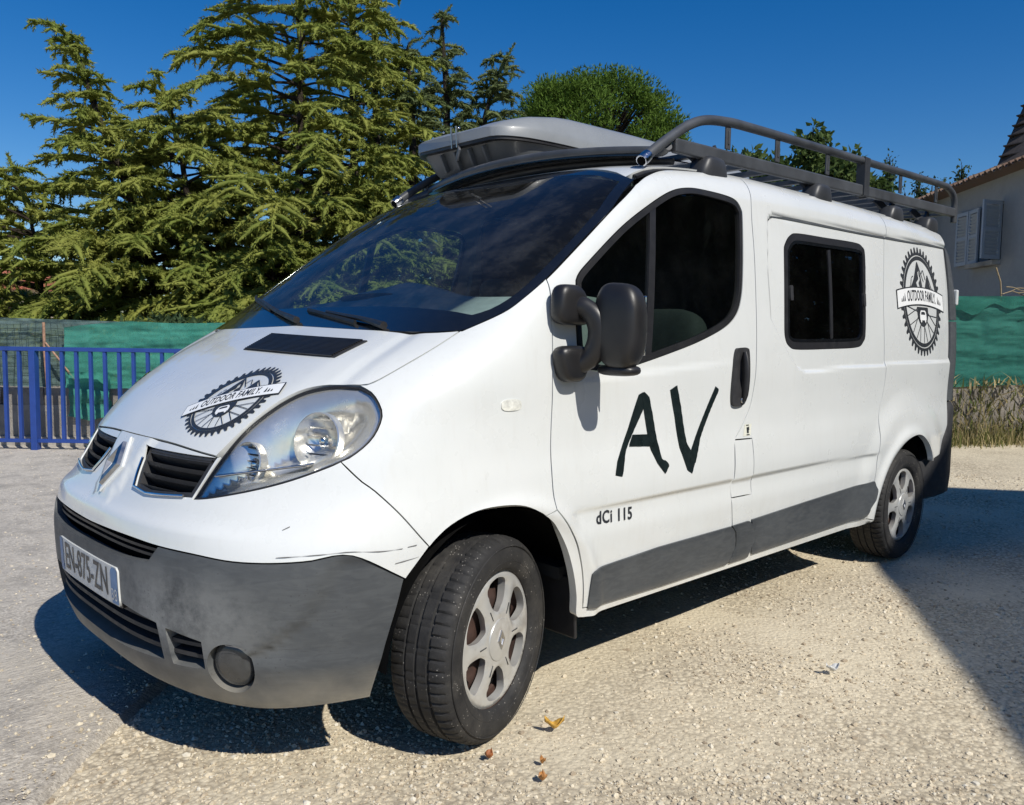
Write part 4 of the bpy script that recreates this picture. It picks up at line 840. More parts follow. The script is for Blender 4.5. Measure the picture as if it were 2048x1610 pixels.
# ---------------------------------------------------------------- wheels
def make_wheel(center, s, steer):
    """s=-1 near side. local frame: n outward axis."""
    a=steer; n=np.array([math.sin(a)*(1 if s<0 else 1),-math.cos(a),0.]) if s<0 else np.array([-math.sin(a),math.cos(a),0.])
    up=np.array([0,0,1.]); r=np.cross(up,n); Ax=np.stack([r,up,n],1); c=np.array(center,float)
    w=empty('wheel',tuple(c)); w.parent=van
    R=.333
    # tyre: revolve with grooves and shoulder sipes
    prof=[(.203,.088),(.210,.098),(.222,.104),(.250,.109),(.285,.108),(.305,.103),(.318,.096),(.327,.084),(.331,.070),(.3325,.058),(.3325,.052),(.324,.050),(.324,.043),(.333,.041),(.3335,.012),(.325,.010),(.325,.003),(.3335,.001),(.3335,-.028),(.325,-.030),(.325,-.037),(.333,-.039),(.331,-.07),(.318,-.096),(.285,-.108),(.222,-.104),(.203,-.088)]
    n_=300; V=[];
    for i,(rr,h) in enumerate([(a if a<.21 else .203+(a-.203)*.80,b) for a,b in prof]):
        for k in range(n_):
            t=2*math.pi*k/n_; q=rr
            if .050<=abs(h)<=.090 and rr>.27 and k%5==0: q-=.006
            if abs(h)<.042 and rr>.303 and (k+int(h*300))%12==0: q-=.004
            V.append(c+Ax@np.array([q*math.cos(t),q*math.sin(t),h if h>0 else h*.85]))
    m=len(prof); F=[(i*n_+k,i*n_+(k+1)%n_,(i+1)*n_+(k+1)%n_,(i+1)*n_+k) for i in range(m-1) for k in range(n_)]
    V=np.array(V); V[:,2]=np.maximum(V[:,2],.022)
    mesh('tyre',V,F,M['tyre'],w,True,32)
    # sidewall ridges
    mb=MB(); mb.lathe([(.277,.1085),(.279,.1105),(.281,.1080)],96,c,Ax); mb.lathe([(.232,.1065),(.234,.1085),(.236,.1070)],96,c,Ax); mb.build('sidewall_ridge',M['tyre'],w,True)
    # steel wheel behind
    mb=MB(); mb.lathe([(.205,.085),(.195,.06),(.185,.035),(.15,.045),(.12,.055),(.07,.05),(.0,.05)],64,c,Ax); mb.lathe([(.205,.085),(.19,.07),(.18,-.09),(.205,-.1)],64,c,Ax); mb.build('steel_rim',M['rust'],w,True)
    mb=MB()
    for k in range(12):
        t=2*math.pi*(k+.5)/12; mb.lathe([(0,.0015),(.016,.0015),(.017,0)],14,c+Ax@np.array([.152*math.cos(t),.152*math.sin(t),.046]),Ax)
    mb.build('vent_holes',M['dark'],w,True)
    # trim with six openings
    def chart(q):
        q=np.asarray(q,float); rr=np.hypot(q[:,0],q[:,1]); t=np.arctan2(q[:,1],q[:,0])
        sp=.5+.5*np.cos(6*t)       # 1 on a spoke
        h=.092-.010*sstep((rr-.19)/.018)+.006*sstep((.17-rr)/.08)-.012*(1-sp)*sstep((rr-.075)/.03)*sstep((.185-rr)/.03)
        return c+(Ax@np.stack([q[:,0],q[:,1],h],0)).T
    chart.n=n
    holes=[]
    for k in range(6):
        t0=2*math.pi*(k+.5)/6
        pts=[(.088,-.10),(.112,-.30),(.158,-.335),(.180,-.24),(.186,0),(.180,.24),(.158,.335),(.112,.30),(.088,.10)]
        P=np.array([(rr*math.cos(t0+dt),rr*math.sin(t0+dt)) for rr,dt in pts]); holes.append(resample(np.vstack([(cc_:=catmull(P,6,True)),cc_[:1]]),.008)[:-1])
    th=np.linspace(0,2*math.pi,121)[:-1]; outer=np.stack([.209*np.cos(th),.209*np.sin(th)],1)
    panel('wheel_trim',chart,outer,M['trim'],w,holes=holes,grid=.009,gap=0,lip=.012,hole_lip=.028,round_=.006)
    mb=MB(); mb.lathe([(0,.104),(.05,.103),(.062,.101),(.066,.096),(.066,.09)],48,c,Ax); mb.build('trim_centre',M['trim'],w,True,40)
    D=lambda hw,hh,d:[c+Ax@np.array([x,y,d]) for x,y in ((0,hh),(hw,0),(0,-hh),(-hw,0))]
    mb=MB(); mb.loft([D(.019,.030,.103),D(.018,.029,.1075),D(.010,.017,.1075),D(.008,.013,.104)],caps=False); mb.build('trim_emblem',M['chromedark'],w)
    mb=MB()
    for k in range(6):
        t=2*math.pi*k/6; d=np.array([math.cos(t),math.sin(t),0]); mb.bar(c+Ax@(d*.078+[0,0,.0985]),c+Ax@(d*.112+[0,0,.0985]),.0025,.002,n)
    mb.build('trim_lines',M['ink'],w)
    return w
wf=make_wheel((0,-.815,.325),-1,math.radians(17.5)); wf['label']='front wheel turned outward, mud and chalky chips on its tread'
wf2=make_wheel((0,.815,.325),1,math.radians(17.5))
wr=make_wheel((3.098,-.815,.325),-1,0.); wr['label']='rear wheel half in shadow'
wr2=make_wheel((3.098,.815,.325),1,0.)
# wheel arch liners
for s in (-1,1):
    for cx_,nm in ((.04,'wheel_arch_liner'),(3.03,'wheel_arch_liner')):
        secs=[]
        for t in np.linspace(.02*math.pi,.98*math.pi,26):
            ra=.415; p=np.array([cx_+ra*math.cos(t),0,.30+ra*math.sin(t)])
            secs.append([p+[0,s*.90,0],p+[0,s*.45,0]])
        mb=MB(); mb.loft(secs,closed=False,caps=False)
        cpt=[p for p in np.array([[cx_+.415*math.cos(t),s*.45,.30+.415*math.sin(t)] for t in np.linspace(.02*math.pi,.98*math.pi,26)])]
        mb.add(cpt,[tuple(range(26))]); mb.build(nm,M['dark'],van,True,40)
    mb=MB(); mb.bar((.385,s*.80,.235),(.375,s*.80,.44),.20,.012,(1,0,0)); bevel(mb.build('mudflap',M['black'],van),.004)
mb=MB(); mb.box((-.20,0,.31),(.9,1.1,.06)); mb.box((1.55,0,.32),(2.25,1.78,.06)); mb.box((3.2,0,.36),(1.1,1.1,.06)); mb.build('underbody',M['dark'],van)
mb=MB(); mb.box((-.25,0,.62),(.55,1.0,.5)); mb.build('engine_bay',M['dark'],van)
# ---------------------------------------------------------------- mirrors
def build_mirror(s):
    m=empty('wing_mirror',(0,0,0)); m.parent=van
    f=lambda p:np.array([p[0],p[1]*(-s),p[2]])
    fl=lambda L:[f(np.array(p,float)) for p in L]
    pl=M['mirror_plastic']
    # two feet on the door
    mb=MB(); mb.superell(f((.275,-.945,1.325)),(.070,.034,.062),.55,.6,20,12,R=None,fn=lambda p:(p[0]*(1-.25*p[2])+.18*p[2]*-1,p[1],p[2])); mb.build('mirror_foot',pl,m,True,60)
    mb=MB(); mb.superell(f((.275,-.955,1.145)),(.062,.034,.056),.55,.6,20,12,fn=lambda p:(p[0]*(1+.25*p[2]),p[1],p[2])); mb.build('mirror_foot',pl,m,True,60)
    # c-shaped arm
    P=catmull(fl([(.29,-.955,1.32),(.30,-.985,1.315),(.315,-1.015,1.285),(.325,-1.025,1.235),(.315,-1.01,1.18),(.30,-.98,1.15),(.29,-.955,1.145)]),6)
    rr=np.interp(np.linspace(0,1,len(P)),[0,.2,.5,.8,1],[.030,.027,.034,.027,.030]); mb=MB(); mb.tube(P,rr,16,flat=1.15); mb.build('mirror_arm',pl,m,True,60)
    # housing
    def fn(p):
        x,y,z=p; k=1-.16*max(0,-z)**2-.06*max(0,z)**2
        return (x*(1-.18*y),y*k,z+.05*y)
    ang=math.radians(12)*(1 if s<0 else -1)
    mb=MB(); mb.superell(f((.352,-1.078,1.262)),(.050,.080,.129),.60,.64,36,22,R=rotz(ang),fn=fn if s<0 else (lambda p:fn((p[0],-p[1],p[2]))*np.array([1,-1,1]))); mb.build('mirror_housing',pl,m,True,60)
    mb=MB(); mb.box(f((.408,-1.078,1.264)),(.006,.10,.18),rotz(ang)); bevel(mb.build('mirror_glass',M['chrome'],m),.003)
    mb=MB(); mb.superell(f((.37,-1.065,1.128)),(.045,.07,.018),.7,.7,20,10); mb.build('mirror_base_cap',M['black'],m,True,60)
    return m
mr=build_mirror(-1); mr['label']='large black driver side wing mirror'
build_mirror(1)
# ---------------------------------------------------------------- wipers
def wiper(pts_yz, d=.014):
    q=catmull(np.array(pts_yz,float),6); P=front(q); N=normal(P); w=empty('wiper',(0,0,0)); w.parent=van
    mb=MB(); mb.tube(P+N*d,np.interp(np.linspace(0,1,len(P)),[0,.3,1],[.013,.009,.005]),8); mb.build('wiper_arm',M['black'],w,True)
    a,b=q[0],q[-1]; dd=(b-a)/np.linalg.norm(b-a); qb=np.array([b-dd*.26+[0,-.006],b+dd*.16+[0,-.006]]); qb=np.array([qb[0]+(qb[1]-qb[0])*t for t in np.linspace(0,1,12)])
    P=front(qb);N=normal(P); mb=MB(); mb.tube(P+N*.008,.006,6,flat=1.6); mb.build('wiper_blade',M['rubber'],w,True)
wiper([(-.54,1.242),(-.40,1.262),(-.25,1.277),(-.10,1.292)])
wiper([(.02,1.262),(.25,1.295),(.45,1.330),(.62,1.358)])
# ---------------------------------------------------------------- logos
def logo_polys():
    """2D decal shapes, unit outer radius; list of (dark?, outer, holes)"""
    out=[]
    n=40; pts=[]
    for k in range(n):
        t0=2*math.pi*k/n
        for dt,r in ((-.062,.90),(-.042,.93),(-.030,.985),(-.012,1.0),(.012,1.0),(.030,.985),(.042,.93),(.062,.90)):
            pts.append((r*math.cos(t0+dt),r*math.sin(t0+dt)))
    th=np.linspace(0,2*math.pi,97)[:-1]; circ=lambda r,c=(0,0):np.stack([c[0]+r*np.cos(th),c[1]+r*np.sin(th)],1)
    out.append((1,np.array(pts),[circ(.855)])); out.append((1,circ(.835),[circ(.765)]))
    # mountains
    out.append((1,np.array([(-.56,.16),(-.30,.42),(-.10,.74),(.02,.48),(.10,.16)]),[np.array([(-.30,.20),(-.16,.26),(-.22,.34),(-.08,.42),(-.12,.52),(-.03,.58),(-.06,.50),(.0,.42),(-.10,.34),(-.04,.26),(-.16,.18)])]))
    out.append((1,np.array([(.14,.16),(.26,.36),(.36,.52),(.44,.34),(.56,.16),(.48,.16),(.40,.28),(.34,.20),(.26,.16)]),[]))
    for a,b in (((-.10,.74),(.16,.36)),((.36,.52),(.60,.18)),((.06,.50),(.16,.60)),((.16,.60),(.26,.40)),((-.52,.17),(-.42,.42)),((-.42,.42),(-.33,.46))):
        a=np.array(a);b=np.array(b);d=(b-a)/np.linalg.norm(b-a);nn=np.array([-d[1],d[0]])*.011; out.append((1,np.array([a-nn,b-nn,b+nn,a+nn]),[]))
    for x in (-.52,-.46,.58,.63):
        out.append((1,np.array([(x-.02,.16),(x+.02,.16),(x,.30)]),[]))
    # spokes below
    for k in range(13):
        t=math.pi+math.pi*(k+.5)/13; a=np.array([math.cos(t+.25*(-1)**k)*.24,-.10+math.sin(t+.25*(-1)**k)*.24]); b=np.array([math.cos(t)*.77,math.sin(t)*.77])
        d=(b-a)/np.linalg.norm(b-a);nn=np.array([-d[1],d[0]])*.009; out.append((1,np.array([a-nn,b-nn,b+nn,a+nn]),[]))
    hub=[(.27*math.cos(t),-.16+.30*math.sin(t)) for t in np.linspace(math.pi,2*math.pi,25)]
    out.append((1,np.array([(-.27,-.10)]+hub+[(.27,-.10)])[::1],[]))
    # little van on the hub
    out.append((2,np.array([(-.15,-.34),(.15,-.34),(.16,-.25),(.12,-.16),(-.12,-.16),(-.16,-.25)]),[np.array([(-.11,-.24),(.11,-.24),(.09,-.185),(-.09,-.185)])]))
    for x in (-.10,.10): out.append((2,np.stack([x+.035*np.cos(th[::4]),-.355+.035*np.sin(th[::4])],1),[]))
    # banner: white body with dark outline
    xs=np.linspace(-1.16,1.16,25); arc=lambda x:.10-.10*(x/1.16)**2
    ban=lambda g:np.vstack([np.stack([xs*(1-g*.02),-.17+g*.022+arc(xs)],1),np.stack([xs[::-1]*(1-g*.02),.17-g*.022+arc(xs[::-1])],1)])
    out.append((3,ban(0),[])); out.append((4,ban(1),[]))
    for x,h in ((-.95,.08),(-.88,.12),(-.81,.16),(.81,.16),(.88,.12),(.95,.08)): out.append((5,np.array([(x-.028,-.07+arc(x)),(x+.028,-.07+arc(x)),(x,-.07+h+arc(x))]),[]))
    return out
def logo(name,mapf,parent,label):
    root=empty(name,(0,0,0)); root.parent=parent
    if label: root['label']=label
    groups={}
    for lay,outer,holes in logo_polys():
        L=resample(np.vstack([outer,outer[:1]]),.05)[:-1] if len(outer)<30 else outer
        V,F=cdt(L,[resample(np.vstack([h,h[:1]]),.05)[:-1] if len(h)<30 else h for h in holes],.12); groups.setdefault(lay,[]).append((V,F))
    tv,tf=text_mesh('OUTDOOR FAMILY.',.27,.56,1.06,.006); arc=lambda x:.10-.10*(x/1.16)**2; tv=tv+np.stack([0*tv[:,0],arc(tv[:,0])],1); groups.setdefault(5,[]).append((tv,tf))
    nm={1:('gear_print',M['ink']),2:('van_print',M['vinyl']),3:('banner_outline',M['ink']),4:('banner',M['vinyl']),5:('lettering',M['ink'])}
    for lay,l in sorted(groups.items()):
        Vs=[];Fs=[];b=0
        for V,F in l: Vs.append(V);Fs.append(F+b);b+=len(V)
        V=np.vstack(Vs);F=np.vstack(Fs); P,N=mapf(V); P=P+N*(.0010+.0007*lay)
        fn=np.cross(P[F[:,1]]-P[F[:,0]],P[F[:,2]]-P[F[:,0]]).sum(0)
        if fn@N.sum(0)<0: F=F[:,::-1]
        o=mesh(nm[lay][0],P,F.copy(),nm[lay][1],root,True)
        if lay==5: o['kind']='stuff'
LSC=np.array([3.295,1.452]); LR=.312
def map_side(V):
    q=np.stack([LSC[0]+V[:,0]*LR+.045*V[:,1]*0,LSC[1]+V[:,1]*LR*.98],1); P=side(q); N=normal(P); P=P+N*d_flank(P)[:,None]; return P,N
logo('gear_emblem',map_side,van,'round gear emblem with mountains and banner on the rear flank')
HC=np.array([-.528,-.335,1.022]); HN=normal(front([[HC[1],HC[2]]]))[0]
hr_=np.array([.134,-.30,.079]); hr_-=HN*(hr_@HN); hr_/=np.linalg.norm(hr_); hu=np.cross(HN,hr_); HR=.160
def map_hood(V):
    P=HC+np.outer(V[:,0]*HR,hr_)+np.outer(V[:,1]*HR*1.0,hu); P=front(P[:,[1,2]]); return P+normal(P)*d_hood(P)[:,None]+normal(P)*.001,normal(P)
logo('gear_emblem',map_hood,van,'round gear emblem with mountains and banner on the bonnet')
# ---------------------------------------------------------------- cabin
def dash_prof():
    secs=[]
    for y in np.linspace(-.83,.83,41):
        hump=.062*math.exp(-((y+.03)/.20)**2)+.035*math.exp(-((y-.30)/.22)**2)
        xf=.02+.10*(abs(y)/.83)**2; e=1-.25*(abs(y)/.83)**4
        secs.append([(xf,y,1.20),(xf+.02,y,1.255),(xf+.14,y,1.30+hump*.25),(xf+.26,y,1.345*1+hump*.7),(xf+.34,y,1.365+hump),(xf+.42,y,1.36+hump*.95),(xf+.48,y,1.32+hump*.6),(xf+.52,y,1.22),(xf+.50,y,.92),(xf+.15,y,.90)])
    return secs
mb=MB(); mb.loft(dash_prof()); mb.build('dashboard',M['dash'],van,True,50)
mb=MB(); mb.superell((.30,.12,1.372),(.05,.24,.018),.8,.8,28,12); mb.build('instrument_slot',M['cabin'],van,True)
for y in (-.62,-.20,.42):
    st_=empty('seat',(1.05,y,.55)); st_.parent=van
    mb=MB(); mb.superell((1.15,y,.99),(.075,.215,.36),.45,.5,24,16,R=np.array([[math.cos(.22),0,math.sin(.22)],[0,1,0],[-math.sin(.22),0,math.cos(.22)]])); mb.build('backrest',M['seat'],st_,True)
    mb=MB(); mb.superell((.90,y,.72),(.27,.225,.11),.5,.5,24,12); mb.build('seat_cushion',M['seat'],st_,True)
    if y>0: mb=MB(); mb.superell((1.26,y,1.43),(.05,.13,.085),.6,.6,20,12); mb.build('headrest',M['seat'],st_,True)
t=np.linspace(0,2*math.pi,40); c=np.array([.66,-.42,1.16]); e1=np.array([0,1.,0]); e2=np.array([.45,0,.89])
mb=MB(); mb.tube(c+np.outer(np.cos(t)*.19,e1)+np.outer(np.sin(t)*.19,e2),.016,10,caps=False); 
for a in (0.,math.pi,-math.pi/2): mb.tube([c+e1*.19*math.cos(a)+e2*.19*math.sin(a),c],.018,8)
mb.superell(c,(.04,.06,.06),.8,.8,14,8); mb.build('steering_wheel',M['cabin'],van,True)
mb=MB(); mb.box((1.52,0,1.10),(.03,1.66,1.5)); mb.build('bulkhead',M['cabin'],van)
mb=MB(); mb.box((.95,0,.45),(1.2,1.7,.04)); mb.build('cabin_floor',M['cabin'],van)
for s in (-1,1):
    mb=MB(); P=[side([[x,z]],s)[0]-np.array([0,s*.055,0]) for x,z in ((.36,.50),(1.36,.50),(1.38,1.17),(.36,1.10))]; P=[np.array(p) for p in P]; mb.add(P,[(0,1,2,3)]); mb.build('door_card',M['cabin'],van)
P=top(np.array([(x,y) for x in (.95,1.15,1.35,1.5) for y in np.linspace(-.74,.74,9)]))-[0,0,.05]
mb=MB(); mb.add(P,[(i*9+k,i*9+k+1,(i+1)*9+k+1,(i+1)*9+k) for i in range(3) for k in range(8)]); mb.build('headlining',M['cabin'],van,True)
mb=MB(); mb.box((2.6,-.62,1.25),(2.1,.02,1.2)); mb.box((2.6,.62,1.25),(2.1,.02,1.2)); mb.build('load_lining',M['cabin'],van)
# ---------------------------------------------------------------- roof rack
rack=empty('roof_rack',(2.4,0,1.9),'dark steel roof rack with side rails bolted on the van roof','roof rack')
YR=.76
def zr(x,base): return base+.022*(x-1.0)
for s in (-1,1):
    pts=[(.855,0,1.872),(.93,0,1.925),(1.06,0,2.005),(1.16,0,2.058),(1.26,0,2.092),(1.40,0,2.112),(1.62,0,2.125),(2.60,0,2.155),(3.80,0,2.188),(3.96,0,2.186),(4.06,0,2.160),(4.10,0,2.11),(4.105,0,2.04),(4.105,0,1.985)]
    P=catmull([(x,s*YR,z) for x,_,z in pts],6); mb=MB(); mb.tube(P,.0195,14); mb.build('side_rail',M['rack'],rack,True,60)
    a=np.array((1.05,s*YR,1.960));b=np.array((4.10,s*YR,2.045)); mb=MB(); mb.bar(a,b,.028,.056); bevel(mb.build('side_bar',M['rack'],rack),.008,3)
    d=np.array([P[0]-P[2]])[0]; d/=np.linalg.norm(d); mb=MB(); mb.tube([P[0]-d*.045,P[0]-d*.02,P[0]+d*.002],[.0215,.023,.022],14); mb.build('foil_wrap',M['foil'],rack,True,60)
    mb=MB(); mb.tube([P[0]+d*.003,P[0]+d*.005],.017,14); mb.build('tube_end',M['dark'],rack,True)
    for x in (1.43,1.84,2.33,3.23,3.78):
        z0=1.96+.0279*(x-1.05)+.035; z1=np.interp(x,[1.4,1.62,2.6,3.8],[2.112,2.125,2.155,2.188])-.015
        mb=MB(); mb.box((x,s*YR,(z0+z1)/2),(.036,.008,z1-z0)); mb.box((x,s*(YR+.005),(z0+z1)/2),(.010,.006,(z1-z0)*.6)); bevel(mb.build('rail_post',M['rack'],rack),.002)
    x=2.74; mb=MB(); mb.box((x,s*YR,2.075),(.06,.05,.20)); bevel(mb.build('clamp_bracket',M['rackdark'],rack),.004)
    mb=MB(); mb.box((2.745,s*YR,2.01),(.016,.034,.085)); mb.build('joint_collar',M['rackdark'],rack)
    for x in (1.30,2.24,3.13,3.66):
        zt=top([[x,s*.70]])[0,2]
        mb=MB(); mb.superell((x,s*.755,zt-.005),(.085,.05,.05),.5,.5,20,10,fn=lambda p:(p[0]*(1-.25*p[2]),p[1],p[2])); mb.build('rack_foot',M['rackdark'],rack,True,60)
        mb=MB(); mb.bar((x+.03,s*.74,zt+.02),(x+.11,s*.72,zt+.095),.05,.012,(0,1,0)); mb.bar((x-.03,s*.74,zt+.02),(x-.10,s*.70,zt+.085),.05,.012,(0,1,0)); mb.build('foot_bracket',M['rackdark'],rack)
for x in np.r_[np.linspace(1.06,4.05,17)]:
    z=1.955+.0279*(x-1.05); mb=MB(); n=9; yy_=np.linspace(-YR+.01,YR-.01,n); 
    mb.loft([[(x-.016,y,z+.010+.0*y),(x+.016,y,z+.010),(x+.016,y,z-.012),(x-.016,y,z-.012)] for y in yy_]); bevel(mb.build('cross_bar',M['rack'],rack),.003)
# front roller / deflector tube bowed forward
yy_=np.linspace(-.765,.765,33)
P=np.array([(1.05-.14*(1-(y/.765)**2)+0.0,y,1.935+.045*(1-(y/.765)**2)) for y in yy_]); P=catmull(np.vstack([[.88,.79,1.868],P[::-1][1:-1],[1.02,-.755,1.955]]),3)
mb=MB(); mb.tube(P,.0195,12); mb.build('front_tube',M['rack'],rack,True,60)
P2=np.array([(1.11-.10*(1-(y/.72)**2),y,1.915+.035*(1-(y/.72)**2)) for y in np.linspace(-.72,.72,25)]); mb=MB(); mb.tube(P2,.014,8); mb.build('front_lower_tube',M['rackdark'],rack,True,60)
pn=[];
for y in np.linspace(-.66,.66,21): b=.04*(1-(y/.72)**2); pn.append([(1.02-.12*(1-(y/.765)**2),y,1.925+b),(1.30,y,1.945+b*.4),(1.30,y,1.940+b*.4),(1.02-.12*(1-(y/.765)**2),y,1.919+b)])
mb=MB(); mb.loft(pn); mb.build('wind_deflector',M['gloss'],rack,True,40)
# ---------------------------------------------------------------- roof box
rb=empty('roof_box',(2.1,.25,2.03),'grey hard shell roof box with pointed nose on the rack','roof box')
def box_sec(x,k):
    pass
def sect(x,hw,z0,z1,yc,ins,n=28,e=3.2):
    out=[]
    for t in np.linspace(0,2*math.pi,n+1)[:-1]:
        c_,s_=math.cos(t),math.sin(t); out.append((x,yc+hw*math.copysign(abs(c_)**(2/e),c_),.5*(z0+z1)+.5*(z1-z0)*math.copysign(abs(s_)**(2/e),s_)))
    return out
YC=.37
bx=[(.905,.25),(.93,.295),(.99,.335),(1.10,.365),(1.35,.385),(2.0,.39),(2.7,.39),(2.95,.37),(3.02,.31)]
zt_=lambda x:np.interp(x,[.905,.93,.99,1.1,1.3,1.9,2.6,2.95,3.02],[2.155,2.168,2.195,2.228,2.262,2.275,2.27,2.24,2.18])
bx=catmull(np.array(bx),4); lid=[];base=[];band=[]
XS=np.array([-1,-.985,-.955,-.90,-.82,-.70,-.55,-.42,-.36,-.30,0,.30,.36,.42,.55,.70,.82,.90,.955,.985,1]); ZS=np.array([0,.14,.40,.74,.90,.97,1.,1.,.97,.92,.92,.92,.97,1.,1.,.97,.90,.74,.40,.14,0])
for x,hw in bx:
    zs=2.150; hh=zt_(x)-zs; lid.append([(x,YC-hw,zs-.040),(x,YC-hw*1.0,zs-.004)]+[(x,YC+hw*a_,zs+hh*z_) for a_,z_ in zip(XS[1:-1],ZS[1:-1])]+[(x,YC+hw,zs-.004),(x,YC+hw,zs-.040)])
    sx=lambda k:1.95+(x-1.95)*k
    band.append([(sx(.995),YC-hw*.985,2.112),(sx(.995),YC-hw*.985,2.096),(sx(.995),YC+hw*.985,2.096),(sx(.995),YC+hw*.985,2.112)])
    base.append([(sx(.965),YC-hw*.955,2.10),(sx(.94),YC-hw*.915,2.06),(sx(.915),YC-hw*.87,2.02),(sx(.90),YC-hw*.80,1.995),(sx(.90),YC+hw*.80,1.995),(sx(.915),YC+hw*.87,2.02),(sx(.94),YC+hw*.915,2.06),(sx(.965),YC+hw*.955,2.10)])
mb=MB(); mb.loft(lid); mb.build('lid',M['box'],rb,True,32)
mb=MB(); mb.loft(band); mb.build('lid_seam',M['black'],rb,True,32)
mb=MB(); mb.loft(base); mb.build('base_shell',M['boxdark'],rb,True,32)
for (x,y,z) in ((1.02,.12,2.19),(1.09,.05,2.19),(.97,.52,2.20),(1.0,.44,2.215)):
    mb=MB(); mb.superell((x,y,z),(.006,.006,.006),1,1,8,6); mb.build('rivet',M['chrome'],rb,True)
for k in range(4):
    y=YC-.18+.10*k; mb=MB(); mb.bar((.935,y,2.085),(.985,y+.01,2.01),.03,.012,(0,1,0)); bevel(mb.build('base_rib',M['boxdark'],rb),.004)
mb=MB(); 
for dy in (-.018,.018): mb.bar((.89,YC-.02+dy,2.185),(.897,YC-.02+dy,2.09),.006,.006,(0,1,0))
mb.bar((.905,YC-.045,2.09),(.93,YC+.0,2.05),.01,.03); mb.build('latch',M['chromedark'],rb)
# ---------------------------------------------------------------- ground
def ground_mats():
    m=NT('pale gravel'); m.bsdf(Roughness=.95,Specular_IOR_Level=.15); v=m.coord('Object')
    cell=m.n('ShaderNodeTexVoronoi'); cell.inputs['Scale'].default_value=62; m.l(v,cell.inputs['Vector'])
    stone=m.mix(m.ramp(m.sep(cell.outputs['Color'])[0],[(.0,0.),(1.,1.)]),(.46,.385,.27),(.76,.665,.49))
    sand=m.mix(m.ramp(m.noise(140,4),[(.3,0.),(.7,1.)]),(.63,.55,.40),(.77,.68,.51))
    pat=m.ramp(m.noise(.9,6,.62),[(.38,0.),(.66,1.)])
    c=m.mix(pat,stone,sand)
    dk=m.math('MULTIPLY',m.ramp(cell.outputs['Distance'],[(.35,0.),(.75,1.)]),m.math('SUBTRACT',1.,pat)); c=m.mix(m.math('MULTIPLY',dk,.6),c,(.16,.13,.10))
    ol=m.ramp(m.noise(.35,5,.6),[(.5,0.),(.75,1.)]); c=m.mix(m.math('MULTIPLY',ol,.25),c,(.50,.455,.34)); m.base(c)
    h=m.math('ADD',m.math('MULTIPLY',m.math('SUBTRACT',1.,cell.outputs['Distance']),.6),m.noise(45,6,.7)); m.bump(h,.75,.007)
    g=m.m
    m=NT('old grey asphalt'); m.bsdf(Roughness=.95,Specular_IOR_Level=.2); v=m.coord('Object')
    cell=m.n('ShaderNodeTexVoronoi'); cell.inputs['Scale'].default_value=120; m.l(v,cell.inputs['Vector'])
    c=m.mix(m.sep(cell.outputs['Color'])[1],(.42,.38,.325),(.70,.645,.555))
    c=m.mix(m.ramp(m.noise(1.3,6,.65),[(.4,0.),(.7,1.)]),c,(.60,.55,.475))
    c=m.mix(m.ramp(m.noise(30,4,.7),[(.45,0.),(.75,.7)]),c,(.30,.27,.235)); c=m.mix(m.ramp(m.noise(3.5,6,.7),[(.48,0.),(.7,.8)]),c,(.27,.25,.225)); c=m.mix(m.ramp(m.noise(.7,5,.6),[(.5,0.),(.66,.6)]),c,(.62,.56,.46)); m.base(c)
    st=m.n('ShaderNodeMapping'); st.inputs['Rotation'].default_value=(0,0,math.radians(44)); st.inputs['Scale'].default_value=(1,4,1); m.l(v,st.inputs[0])
    m.bump(m.math('ADD',m.noise(60,6,.75),m.noise(22,4,.6,st.outputs[0])),.8,.012)
    return g,m.m
M['gravel'],M['asphalt']=ground_mats()
# ground sheet: dense, gently uneven near the camera, running out to the horizon
def hgt(x,y): return .006*np.sin(x*2.1+.6*np.sin(y*1.7))*np.cos(y*1.9)+.004*np.sin(x*5.3+y*3.7)+.013
xs=np.unique(np.r_[-300,-120,-50,-25,-14,np.linspace(-8,14,111),18,25,50,120,300]); X,Y=np.meshgrid(xs,xs); Z=np.where((np.abs(X)<14)&(np.abs(Y)<14),hgt(X,Y),.013)
n=len(xs); I=np.arange(n*n).reshape(n,n); F=np.stack([I[:-1,:-1],I[:-1,1:],I[1:,1:],I[1:,:-1]],-1).reshape(-1,4)
tag(mesh('ground',np.stack([X.ravel(),Y.ravel(),Z.ravel()],1),F,M['gravel']),'pale gravel yard around the van','ground',kind='structure')
# asphalt lane on the left with a broken edge
E0=np.array([-1.057,-.314]); ED=np.array([.714,.700]); EN=np.array([-.700,.714])
tt=np.linspace(-4,10.5,150); jag=np.array([.03*noise.noise(Vector((t*1.3,3.1,0)))+.014*noise.noise(Vector((t*7,9.1,0))) for t in tt])
edge=E0+np.outer(tt,ED)+np.outer(jag,EN); zt=.032+.004*np.sin(tt*3)
rows=[np.c_[edge-EN*.035,np.full(150,-.002)],np.c_[edge-EN*.008,zt*.75],np.c_[edge,zt],np.c_[edge+EN*.4,np.full(150,.036)],np.c_[edge+EN*3.,np.full(150,.036)],np.c_[edge+EN*14.,np.full(150,.030)]]
V=np.vstack(rows); F=np.array([(i*150+k,i*150+k+1,(i+1)*150+k+1,(i+1)*150+k) for i in range(5) for k in range(149)])
tag(mesh('asphalt_lane',V,F[:,::-1].copy(),M['asphalt']),kind='structure')
